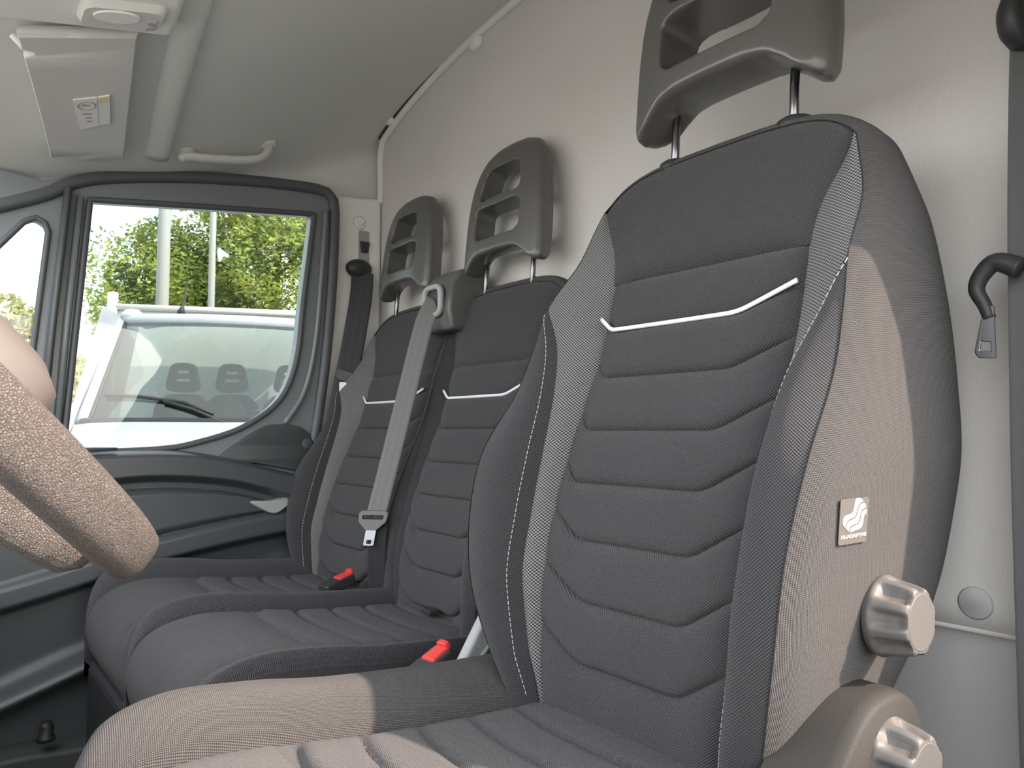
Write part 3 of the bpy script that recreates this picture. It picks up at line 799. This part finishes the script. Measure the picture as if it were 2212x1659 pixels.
def text(name, body, size, to3m, mat, parent, ext=.0003, sx=1.0, spacing=1.0):
    cu = bpy.data.curves.new(name, 'FONT'); cu.body = body; cu.size = size; cu.extrude = ext; cu.align_x = 'CENTER'; cu.align_y = 'CENTER'; cu.space_character = spacing
    cu.offset = size*.018
    o = bpy.data.objects.new(name, cu); COL.objects.link(o); o.matrix_world = to3m
    dg = bpy.context.evaluated_depsgraph_get(); me = bpy.data.meshes.new_from_object(o.evaluated_get(dg))
    V = [to3m @ Vector((v.co.x*sx, v.co.y, v.co.z)) for v in me.vertices]; Fc = [tuple(p.vertices) for p in me.polygons]
    bpy.data.objects.remove(o); bpy.data.curves.remove(cu)
    return mk(name, V, Fc, mat, parent, False)
mt = Matrix(((1, 0, 0, tx+.0005), (ty_x, ty_z, -1, ty0-ty_z*.0145-.0012-.0011), (0, 1, 0, tz-.0145), (0, 0, 0, 1)))
text('lettering', 'HI-ADAPTIVE', .0047, mt, M['white_print'], tgp, .0003, 1.62)

# ------------------------------------------------------------------ passenger bench
bench = empty('passenger_bench', (.6, 1.53, .62), 'charcoal two-seat passenger bench behind the driver seat', 'seat')
bk1 = empty('middle_backrest', (.9, 1.325, 1.0)); setparent(bk1, bench)
bk2 = empty('outer_backrest', (.9, 1.74, 1.0)); setparent(bk2, bench)
build_back(bk1, .165, 1.325, -.072, (1, .25), (None, .207), .925, 0)
build_back(bk2, .165, 1.74, -.072, (.25, 1), (.207, None), .925, 1)
headrest(bench, (.978, 1.332, 1.822), (.05, .088), 6, .12, 1.12)
headrest(bench, (.978, 1.765, 1.822), (.05, .088), 6, .12, 1.02)
ca = empty('middle_cushion', (.5, 1.31, 1.0)); setparent(ca, bench)
cb = empty('outer_cushion', (.5, 1.73, 1.0)); setparent(cb, bench)
CS = {}
build_cushion(ca, .195, 1.31, -.010, .205, .207, .008, .028, .66, 0)
build_cushion(cb, .195, 1.728, -.010, .208, .235, .014, .036, .66, 0)
V = []; Fc = []
for k in range(34):
    t = .10+.42*k/33; P0 = CS['near'](t, -.168); P1 = CS['near'](t+.005, -.168)
    d = (P1-P0).normalized(); s1 = d.cross(Vector((0, 1, 0))).normalized()*.0011; s2 = Vector((0, .0011, 0)); b0 = len(V); up_ = -s1*1.2
    for e in (P0, P1): V += [e+s1+up_, e+s2+up_, e-s1+up_, e-s2+up_]
    for c in range(4): Fc.append((b0+c, b0+(c+1) % 4, b0+4+(c+1) % 4, b0+4+c))
tag(mk('stitching', V, Fc, M['stitch'], ca), kind='stuff')
box('bench_base', (.30, 1.115, .62), (.86, 1.962, .93), M['dark_plastic'], bench, .02)
for (x, y) in ((.80, 1.29), (.80, 1.66)):
    box('anchor_tab', (x-.012, y-.018, 1.085), (x+.012, y+.018, 1.094), M['dark_plastic'], bench, .002)
# belt guide tower between the two backrests
tw = empty('belt_tower', (1.0, 1.53, 1.7)); setparent(tw, bench)
tb = prism('tower_body', [[(.958, 1.69), (.948, 1.74), (.957, 1.80), (.985, 1.838), (1.04, 1.846), (1.07, 1.82), (1.075, 1.69)]], [(1.455, .97), (1.462, 1), (1.575, 1), (1.582, .97)], to3d, M['belt_plastic'], tw, True); bevel(tb, .008, 3)
tube('guide_frame', [(.943, 1.519+.036*a, 1.762+.034*b) for a, b in [(x*2, y*2) for x, y in rrect(0, 0, 1, 1, .28)]], .0075, M['grey_cover'], tw, 10, closed=True)
prism('guide_mouth', [rrect(1.519, 1.762, .064, .060, .014)], [(.9455, 1), (.956, 1)], lambda a, b, d: (d, a, b), M['black_trim'], tw)

# ------------------------------------------------------------------ belts
b2 = empty('seat_belt', (.93, 1.53, 1.1), 'light grey belt hanging from the guide between the two bench backrests', 'seat belt')
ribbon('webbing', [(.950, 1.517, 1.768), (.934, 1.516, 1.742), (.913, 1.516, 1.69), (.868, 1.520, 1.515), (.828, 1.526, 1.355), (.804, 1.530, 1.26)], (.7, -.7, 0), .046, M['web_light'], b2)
tgk = prism('tongue', [[(-.036, .018), (-.030, .026), (.030, .026), (.036, .018), (.033, 0), (.014, -.018), (-.014, -.018), (-.033, 0)], rrect(0, .011, .050, .010, .003)], [(-.005, .95), (-.002, 1), (.003, 1), (.006, .95)], lambda a, b, d: (.796+d*.7+b*.2+a*.7, 1.533+d*.7-a*.7, 1.243+b), M['belt_plastic'], b2); bevel(tgk, .002, 2)
prism('latch_plate', [rrect(0, -.034, .024, .036, .003), rrect(0, -.044, .012, .009, .002)], [(-.001, 1), (.002, 1)], lambda a, b, d: (.796+d*.7+b*.2+a*.7, 1.533+d*.7-a*.7, 1.243+b), M['chrome'], b2)
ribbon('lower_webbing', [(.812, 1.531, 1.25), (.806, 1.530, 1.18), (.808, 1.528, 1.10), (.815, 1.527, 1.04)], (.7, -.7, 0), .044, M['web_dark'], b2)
b3 = empty('seat_belt', (1.0, 2.05, 1.0), 'dark belt running down the light grey pillar by the passenger window', 'seat belt')
lathe('anchor_cover', [(0, .026), (.02, .025), (.032, .016), (.035, .004), (.034, -.004), (0, -.004)], lambda a, b, h: (1.012+a*1.2, 2.062-h, 1.945+b*.85), M['dark_plastic'], b3, 28)
ribbon('webbing', [(1.018, 2.045, 1.93), (1.006, 2.03, 1.85), (.972, 2.01, 1.70), (.945, 1.995, 1.60), (.915, 1.98, 1.48), (.885, 1.97, 1.36), (.86, 1.96, 1.20)], (.89, -.45, 0), .066, M['web_mid'], b3)
tg3 = prism('tongue', [rrect(0, 0, .062, .034, .008)], [(-.009, .92), (-.004, 1), (.004, 1), (.009, .92)], lambda a, b, d: (.942+a*.8+d*.4, 1.992-a*.6+d*.3-.008, 1.607+b-a*.30), M['dark_plastic'], b3); bevel(tg3, .003, 2)
prism('latch_plate', [rrect(0, 0, .020, .034, .003)], [(-.001, 1), (.0015, 1)], lambda a, b, d: (.925+a*.8, 1.985-a*.6+d-.010, 1.572+b), M['chrome'], b3)
b1 = empty('seat_belt', (1.0, .31, 1.0), 'dark belt with black tongue hanging at the right edge beside the driver seat', 'seat belt')
an = lathe('anchor_cover', [(0, .024), (.018, .023), (.030, .015), (.034, .003), (.033, -.006), (0, -.006)], lambda a, b, h: (1.012+a*.9, .300+h, 1.945+b*1.15), M['dark_plastic'], b1, 32)
ribbon('webbing', [(1.025, .292, 1.94), (1.027, .298, 1.85), (1.028, .305, 1.70), (1.028, .309, 1.55), (1.027, .312, 1.40), (1.025, .314, 1.15), (1.02, .314, .9)], (-.34, 1, 0), .048, M['web'], b1)
tgd = tube('tongue', curve_pts([(1.0, .310, 1.640), (1.0, .334, 1.652), (1.0, .350, 1.640), (1.0, .357, 1.622), (1.0, .349, 1.602), (1.0, .344, 1.585)], 24), .012, M['dark_plastic'], b1, 12, rfn=lambda t: .013-.006*t)
tlp = prism('latch_plate', [[(.338, 1.60), (.349, 1.60), (.361, 1.545), (.357, 1.538), (.338, 1.536)], [(.343, 1.556), (.353, 1.558), (.355, 1.547), (.343, 1.545)]], [(.996, 1), (1.0, 1)], lambda a, b, d: (d, a, b), M['chrome'], b1)
bevel(tlp, .001, 1)
# buckles
def buckle(loc, d, label):
    e = empty('belt_buckle', loc, label, 'buckle', 'belt buckles on the bench')
    d = Vector(d).normalized(); s = Vector((-d.y, d.x, 0)).normalized(); up = d.cross(s)
    f = lambda a, b, c: tuple(Vector(loc)+d*a+s*b+up*c)
    o = prism('housing', [rrect(-.03, 0, .075, .042, .006)], [(-.022, .95), (-.018, 1), (-.002, 1), (.001, .95)], f, M['dark_plastic'], e); bevel(o, .003, 2)
    o = prism('release_button', [[(-.030, -.016), (-.030, .016), (.010, .014), (.010, -.014)]], [(-.003, 1), (.0045, .92)], f, M['red'], e); bevel(o, .003, 2)
    o = prism('button_ridge', [[(.002, -.014), (.002, .014), (.014, .012), (.014, -.012)]], [(-.002, 1), (.010, .85)], f, M['red'], e); bevel(o, .003, 2)
    tube('stalk', [f(-.06, 0, -.012), f(-.10, 0, -.03), f(-.13, 0, -.06)], .010, M['dark_plastic'], e, 8)
    return e
buckle((.770, 1.605, 1.118), (.92, .1, .25), 'red-buttoned buckle between the two bench seat cushions')
buckle((.640, 1.0, 1.108), (.85, .1, .38), 'red-buttoned buckle beside the bench next to the grey plastic plate')
# grey plate beside the driver backrest
gp = prism('plastic_plate', [[(.605, 1.04), (.690, 1.168), (.705, 1.16), (.735, 1.09), (.728, 1.05), (.70, 1.03)]], [(.945, .94), (.949, 1), (.965, 1)], to3d, M['grey_cover']); bevel(gp, .004, 2)
tag(gp, 'light grey plastic plate between driver seat and bench, beside the red buckle', 'plastic plate')
tube('rib', [(.632, .944, 1.06), (.700, .943, 1.125)], .004, M['grey_cover'], gp, 8)

# ------------------------------------------------------------------ steering wheel
sw = empty('steering_wheel', (-.02, .62, 1.5), 'dark grained leather steering wheel lit by the sun in the left foreground', 'steering wheel')
al = math.radians(46)
ex = Vector((-math.cos(al), 0, math.sin(al)))      # up the wheel plane
ey = Vector((0, 1, 0)); en = Vector((math.sin(al), 0, math.cos(al)))   # towards the driver
wc = Vector((.104, .565, 1.369))+ex*.188
def wp(a, b, c): return wc+ey*a+ex*b+en*c
R_ = .188
rim = []
for k in range(96):
    a = 2*PI*k/96; x = math.sin(a)*R_*1.0; y = math.cos(a)*R_
    y = max(y, -R_*.93) if y < 0 else y
    rim.append(wp(x, y, 0))
se = lambda v: math.copysign(abs(v)**.72, v)
sec = [(.0158*se(math.cos(t))+.003*se(math.sin(t)), .0145*se(math.sin(t))-.003*se(math.cos(t))) for t in np.linspace(0, 2*PI, 28, endpoint=False)]
# own sweep so that the oval stays in the wheel frame
V = []; Fc = []
for i, p in enumerate(rim):
    rad = (p-wc).normalized()
    for (n_, r_) in sec: V.append(p+en*n_*1.05+rad*r_)
m_ = len(sec)
for i in range(96):
    for k in range(m_): Fc.append((i*m_+k, i*m_+(k+1) % m_, ((i+1) % 96)*m_+(k+1) % m_, ((i+1) % 96)*m_+k))
mk('rim', V, Fc, M['leather'], sw)
hub = prism('hub_cover', [smoothloop([(-.075, .05), (-.055, .075), (.055, .075), (.075, .05), (.072, -.03), (.045, -.085), (-.045, -.085), (-.072, -.03)], 50)], [(-.05, .8), (-.02, 1), (.02, 1), (.040, .93), (.048, .75)], lambda a, b, d: wp(a, b, d), M['wheel_smooth'], sw, True); sharp(hub, 50)
for (a0, a1) in ((-1, 0), (1, 0)):
    o = prism('spoke', [[(a0*.06, .035), (a0*.178, .020), (a0*.178, -.022), (a0*.06, -.04)]], [(-.028, .96), (-.02, 1), (.006, 1), (.012, .95)], lambda a, b, d: wp(a, b, d), M['leather2'], sw); bevel(o, .006, 3)
o = prism('lower_spoke', [[(-.060, -.06), (.060, -.06), (.050, -.150), (.040, -.172), (-.040, -.172), (-.050, -.150)]], [(-.054, .84), (-.044, 1), (-.016, 1), (-.008, .96)], lambda a, b, d: wp(a, b, d+(-.06-b)*-.30*0+.38*max(0, -.06-b)*(.5 if d < -.03 else .05)), M['leather2'], sw); bevel(o, .007, 3)

# ------------------------------------------------------------------ roof fittings
vis = empty('sun_visor', (.2, 1.7, 2.15), 'pale grey sun visor folded against the headliner with a white label', 'sun visor')
VA = [Vector((.088, 1.500, 0)), Vector((.262, 1.420, 0)), Vector((.332, 1.915, 0)), Vector((.192, 1.955, 0))]
def vz(X, Y): return ceil_z(X, Y)-.022
def vq(a, b): return VA[0]*(1-a)*(1-b)+VA[1]*a*(1-b)+VA[2]*a*b+VA[3]*(1-a)*b
out = [(.0, .0), (1, 0), (1, 1), (.42, 1.0), (.36, .955), (0, .955), (0, .15), (.10, .13), (.10, .10), (.0, .085)]
vout = []
for i in range(len(out)):
    a, b = Vector(out[i]), Vector(out[(i+1) % len(out)]); n = max(2, int((b-a).length*14))
    for k in range(n): vout.append(tuple(a.lerp(b, k/n)))
def v3(a, b, d):
    p = vq(a, b); return (p.x, p.y, vz(p.x, p.y)+d)
vb = prism('visor_pad', [vout], [(-.012, .97), (-.007, 1), (.004, 1), (.010, .97)], v3, M['visor'], vis, True); sharp(vb, 50); bevel(vb, .004, 2, 60)
tube('pivot_arm', [v3(-.06, .06, .006), v3(.02, .10, -.006), v3(.10, .118, -.006), v3(.24, .12, -.004)], .006, M['pillar'], vis, 10)
lb = prism('warning_label', [[(.385, .46), (.64, .44), (.66, .67), (.43, .70)]], [(-.0150, 1), (-.0125, 1)], v3, M['white_lab'], vis)
lb2 = prism('label_flap', [[(.645, .44), (.775, .425), (.79, .655), (.665, .668)]], [(-.0150, 1), (-.0125, 1)], v3, M['white_lab'], vis)
lb3 = prism('label_band', [[(.65, .445), (.77, .43), (.775, .475), (.655, .49)]], [(-.0156, 1), (-.0148, 1)], v3, M['yellow_lab'], vis)
tube('label_ring', [v3(.525+.095*math.cos(t), .502+.032*math.sin(t), -.0152) for t in np.linspace(0, 2*PI, 30, endpoint=False)], .0016, M['ink'], vis, 6, closed=True)
for (a, b, w) in ((.50, .50, .02), (.54, .503, .025), (.53, .57, .05), (.54, .60, .03), (.545, .63, .03)):
    prism('label_print', [[(a-w, b-.006), (a+w, b-.008), (a+w, b+.004), (a-w, b+.006)]], [(-.0156, 1), (-.0149, 1)], v3, M['ink'], vis)
gh = empty('grab_handle', (.57, 1.9, 2.16), 'pale grey grab handle on the headliner above the passenger window', 'grab handle')
gpts = [(.465, 1.945, 2.150), (.480, 1.935, 2.120), (.510, 1.930, 2.105), (.560, 1.928, 2.112), (.615, 1.926, 2.122), (.655, 1.926, 2.135), (.675, 1.930, 2.155), (.684, 1.936, 2.185)]
tube('grip', curve_pts([(x, y, min(z+.034, ceil_z(x, y)-.010)) for x, y, z in gpts], 40), .014, M['visor'], gh, sec=[(.75*math.cos(a), 1.1*math.sin(a)) for a in np.linspace(0, 2*PI, 12, endpoint=False)])
for x in (.472, .680):
    y = 1.930; lathe('mount', [(0, .01), (.020, .01), (.022, 0), (.018, -.006), (0, -.008)], lambda a, b, h: (x+a, y+b, ceil_z(x, min(y+b, 2.02))+h*.9-.002), M['visor'], gh, 20)
rl = empty('roof_lamp', (.2, 1.33, 2.18), 'pale grey roof console with an oval interior lamp above the visor', 'lamp')
rp = prism('console', [[(-.05, 1.10), (.29, 1.10), (.315, 1.40), (.05, 1.462), (-.05, 1.475)]], [(-.035, .97), (-.026, 1), (.02, 1)], lambda a, b, d: (a, b, ceil_z(a, b)+d), M['pillar'], rl); bevel(rp, .006, 3)
l2 = prism('lamp_bezel', [rrect(.225, 1.355, .125, .07, .018)], [(-.050, .9), (-.040, 1), (-.030, 1)], lambda a, b, d: (a, b-.3*(a-.2), ceil_z(a, b)+d), M['visor'], rl, True); sharp(l2, 40)
l3 = prism('lens', [[(.215+.036*math.cos(t), 1.345+.020*math.sin(t)) for t in np.linspace(0, 2*PI, 24, endpoint=False)]], [(-.053, .9), (-.044, 1)], lambda a, b, d: (a, b-.3*(a-.2), ceil_z(a, b)+d), M['white_lab'], rl, True); sharp(l3, 40)
for k in range(2):
    o = prism('switch', [rrect(.268, 1.352+.018*k, .014, .010, .003)], [(-.054, .9), (-.045, 1)], lambda a, b, d: (a, b-.3*(a-.2), ceil_z(a, b)+d), M['grey_cover'], rl)

# ------------------------------------------------------------------ outside
# white truck parked facing the cab
tk = empty('parked_truck', (1.5, 6.2, 0), 'white truck parked outside the passenger window, facing the cab', 'truck')
th = math.radians(23)
tl = Vector((math.cos(th), -math.sin(th), 0)); ta = Vector((math.sin(th), math.cos(th), 0))    # lateral (image right), backwards
to = Vector((1.56, 5.42, .06))
def tp3(l, b, z): return to+tl*l+ta*b+Vector((0, 0, z))
WB = .88; WT = .80
def ws(u, v):   # windscreen surface, u across, v up
    w = WB+(WT-WB)*v; l = (2*u-1)*w; c = (2*u-1)**2
    return tp3(l, .62*v+.20*c, 1.46+.80*v)
grid('windscreen', lambda u, v: ws(.03+.94*u, .02+.93*v), 24, 12, M['ws_glass'], tk)
for s in (0, 1):
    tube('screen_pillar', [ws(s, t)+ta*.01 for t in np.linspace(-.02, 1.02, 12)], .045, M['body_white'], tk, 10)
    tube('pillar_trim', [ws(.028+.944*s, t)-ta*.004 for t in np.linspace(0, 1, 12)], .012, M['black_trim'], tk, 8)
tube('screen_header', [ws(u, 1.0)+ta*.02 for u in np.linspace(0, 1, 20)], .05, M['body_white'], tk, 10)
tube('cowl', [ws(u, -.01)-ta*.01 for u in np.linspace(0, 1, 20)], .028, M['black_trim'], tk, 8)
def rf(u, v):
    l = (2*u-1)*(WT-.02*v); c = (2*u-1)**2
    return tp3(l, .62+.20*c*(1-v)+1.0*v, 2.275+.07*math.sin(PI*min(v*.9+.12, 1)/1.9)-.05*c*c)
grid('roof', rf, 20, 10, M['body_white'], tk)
def bonnet(u, v):
    w = .86+.06*v; l = (2*u-1)*w; c = (2*u-1)**2
    return tp3(l, -.70+.70*v+.20*c*(1-.2*v)+.12*c*c*(1-v), 1.20+.26*v**.7-.10*c*c*(1-v*.7)+.03*math.exp(-((abs(2*u-1)-.62)/.08)**2)*(1-v))
grid('bonnet', bonnet, 30, 14, M['body_white'], tk)
def nose(u, v):
    p = bonnet(u, 0); q = tp3((2*u-1)*.9, -.82+.30*(2*u-1)**2, .35); return p.lerp(q, v)-ta*.10*math.sin(PI*v)
grid('front_fascia', nose, 24, 10, M['body_white'], tk)
for k in range(5):
    l = -.61+.022*k; o = box('badge_mark', (0, 0, 0), (.016, .004, .010), M['black_trim'], tk, 0)
    p = bonnet(.5+l/1.8, .06); o.data.transform(Matrix.Translation(p+Vector((0, -.006, .003))))
for s in (-1, 1):
    o = grid('cab_side', lambda u, v: tp3(s*(.93-.12*max(0, v-.55)/.45), .05+.55*max(0, v-.5)*1.0+1.55*u*(1-.25*v), .5+1.80*v), 8, 12, M['body_white'], tk)
    mi = lathe('mirror', [(0, -.20), (.07, -.19), (.09, -.1), (.09, .1), (.06, .18), (0, .19)], lambda a, b, h: tp3(s*1.12+a*1.1, .30+b, 1.62+h), M['black_trim'], tk, 18)
    lathe('marker_lamp', [(0, .04), (.05, .03), (.075, 0), (.05, -.03), (0, -.03)], lambda a, b, h: tp3(s*.72+a, .82+b, 2.315+h), M['white_lab'], tk, 16)
# wipers
def wl3(pts): return [ws(u, v)-ta*.03 for u, v in pts]
tube('wiper_blade', wl3([(.06, .225), (.20, .215), (.38, .165), (.50, .06)]), .013, M['black_trim'], tk, 6)
tube('wiper_arm', wl3([(.30, .175), (.42, .10), (.545, -.02)]), .013, M['black_trim'], tk, 6)
tube('wiper_blade', wl3([(.56, .21), (.70, .20), (.88, .17)]), .013, M['black_trim'], tk, 6)
tube('wiper_arm', wl3([(.74, .185), (.88, .08), (.95, -.01)]), .011, M['black_trim'], tk, 6)
tube('antenna', [tp3(-.36, .80, 2.33), tp3(-.355, .84, 2.40), tp3(-.34, .95, 2.62)], .012, M['black_trim'], tk, 6, rfn=lambda t: .03*(1-t)**2+.004)
# cab interior
box('cab_rear_wall', (0, 0, 0), (1.5, .04, 1.2), M['truck_in'], tk, .01)
ow = tk.children[-1]
ow.data.transform(Matrix.Translation(Vector((-.75, 0, 0)))); ow.data.transform(Matrix(((tl.x, ta.x, 0, tp3(0, 1.75, 0).x), (tl.y, ta.y, 0, tp3(0, 1.75, 0).y), (0, 0, 1, .95), (0, 0, 0, 1))))
for l in (-.42, -.02, .47):
    oo = prism('truck_seat', [smoothloop([(-.22, .95), (-.24, 1.3), (-.22, 1.62), (-.14, 1.70), (.14, 1.70), (.22, 1.62), (.24, 1.3), (.22, .95)], 30)], [(0, .95), (.03, 1), (.15, 1)], lambda a, b, d: tp3(l+a, 1.25+d+.15*(b-1), b), M['dark_plastic'], tk, True)
    oo = prism('truck_headrest', [smoothloop([(-.12, 1.74), (-.12, 1.88), (-.08, 1.97), (.08, 1.97), (.12, 1.88), (.12, 1.74)], 30), rrect(0, 1.83, .12, .03, .01), rrect(0, 1.90, .10, .03, .01)], [(0, .95), (.03, 1), (.10, 1)], lambda a, b, d: tp3(l+a, 1.33+d, b), M['dark_plastic'], tk, True)
tube('truck_steering_wheel', [tp3(.47+.19*math.cos(t), .80+.12*math.sin(t), 1.52+.14*math.sin(t)) for t in np.linspace(0, 2*PI, 30, endpoint=False)], .016, M['black_trim'], tk, 8, closed=True)
grid('truck_dashboard', lambda u, v: tp3((2*u-1)*.85, .15+.55*v+.15*(2*u-1)**2, 1.42+.06*math.sin(PI*v)-.25*max(0, v-.7)), 16, 8, M['truck_in'], tk)
# box body behind the cab
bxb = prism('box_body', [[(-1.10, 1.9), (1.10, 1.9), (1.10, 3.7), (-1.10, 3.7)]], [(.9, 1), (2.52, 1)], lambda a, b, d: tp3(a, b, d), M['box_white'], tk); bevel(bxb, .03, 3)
tube('box_post', [tp3(-1.12, 1.88, .9), tp3(-1.12, 1.88, 2.66)], .045, M['box_white'], tk, 8)
tube('box_rail', [tp3(-1.12, 1.88, 2.53), tp3(1.12, 1.88, 2.53)], .03, M['box_white'], tk, 8)
for s in (-1, 1):
    for b in (.35, 3.2):
        lathe('wheel', [(0, -.12), (.22, -.12), (.36, -.10), (.38, -.05), (.38, .05), (.36, .10), (.22, .12), (0, .12)], lambda a, c, h: tp3(s*.85+h, b-.3+a, .38+c), M['black_trim'], tk, 24)

def pole(base, r, h, label, cap):
    e = empty('lamp_pole', base, label, 'pole', 'street poles')
    tube('shaft', [base, (base[0], base[1], h*.5), (base[0], base[1], h)], r, M['pole'], e, 20, rfn=lambda t: r*(1.08-.25*t))
    lathe('base_plate', [(0, 0), (r*2.2, 0), (r*2.2, .04), (r*1.2, .06), (r*1.1, .3), (0, .3)], lambda a, b, z: (base[0]+a, base[1]+b, base[2]+z), M['pole'], e, 20)
    if cap:
        prism('sign_plate', [[(.02, 4.86), (.06, 4.93), (.26, 4.79), (.25, 4.74), (.15, 4.765), (.10, 4.66), (.06, 4.66)]], [(-.02, 1), (.02, 1)], lambda a, b, d: (base[0]+a*.8+r, base[1]-a*.4+d, b), M['box_white'], e)
    return e
pole((2.14, 9.64, 0), .074, 9.0, 'thick pale steel pole rising behind the parked truck', False)
pole((4.06, 14.43, 0), .062, 9.5, 'thinner steel pole with small white sign in front of the tree', True)

def crown(name, cx, cy, cz, rx, ry, rz, n, size, mat, parent, seed, ragged=.25):
    rnd = random.Random(seed); V = []; Fc = []
    blobs = []
    for k in range(46):
        a = rnd.uniform(0, 2*PI); b = math.asin(rnd.uniform(-.9, 1)); q = rnd.uniform(.45, .92)
        blobs.append((cx+rx*q*math.cos(b)*math.cos(a), cy+ry*q*math.cos(b)*math.sin(a), cz+rz*q*math.sin(b), rnd.uniform(.20, .38)*(1+ragged*rnd.uniform(-1, 1))))
    for i in range(n):
        bx_, by_, bz_, br = blobs[i % len(blobs)]
        d = Vector((rnd.gauss(0, 1), rnd.gauss(0, 1), rnd.gauss(0, 1))).normalized()*rnd.uniform(.7, 1.12)
        p = Vector((bx_+d.x*br*rx, by_+d.y*br*ry, bz_+d.z*br*rz))
        ax = Vector((rnd.gauss(0, 1), rnd.gauss(0, 1), rnd.gauss(0, .6))).normalized(); bxv = ax.orthogonal().normalized()
        s = size*rnd.uniform(.6, 1.3); b0 = len(V)
        V += [p-ax*s, p+bxv*s*.5-ax*s*.1, p+ax*s, p-bxv*s*.5-ax*s*.1+bxv.cross(ax)*s*.2]
        Fc.append((b0, b0+1, b0+2, b0+3))
    o = mk(name, V, Fc, mat, parent, False); return tag(o, kind='stuff')
def tree(name, x, y, h, rx, rz, n, size, mat, label, seed, group=None):
    e = empty(name, (x, y, 0), label, 'tree', group)
    tube('trunk', curve_pts([(x, y, 0), (x+.1, y, h*.25), (x-.1, y+.1, h*.5), (x, y, h*.8)], 16), .2, M['bark'], e, 10, rfn=lambda t: h*.03*(1-.75*t))
    for k in range(5):
        a = k*1.3; tube('branch', [(x, y, h*(.3+.08*k)), (x+rx*.5*math.cos(a), y+rx*.5*math.sin(a), h*(.5+.08*k))], .06, M['bark'], e, 6)
    crown('crown', x, y, h-rz, rx, rx, rz, n, size, mat, e, seed)
    return e
big = tree('leafy_tree', 8.4, 22.6, 10.2, 4.4, 4.3, 60000, .085, M['leaf'], 'big green leafy tree filling the passenger window behind the poles', 1)
crown('crown', 5.4, 23.2, 4.9, 2.5, 2.5, 2.7, 26000, .075, M['leaf'], big, 2)
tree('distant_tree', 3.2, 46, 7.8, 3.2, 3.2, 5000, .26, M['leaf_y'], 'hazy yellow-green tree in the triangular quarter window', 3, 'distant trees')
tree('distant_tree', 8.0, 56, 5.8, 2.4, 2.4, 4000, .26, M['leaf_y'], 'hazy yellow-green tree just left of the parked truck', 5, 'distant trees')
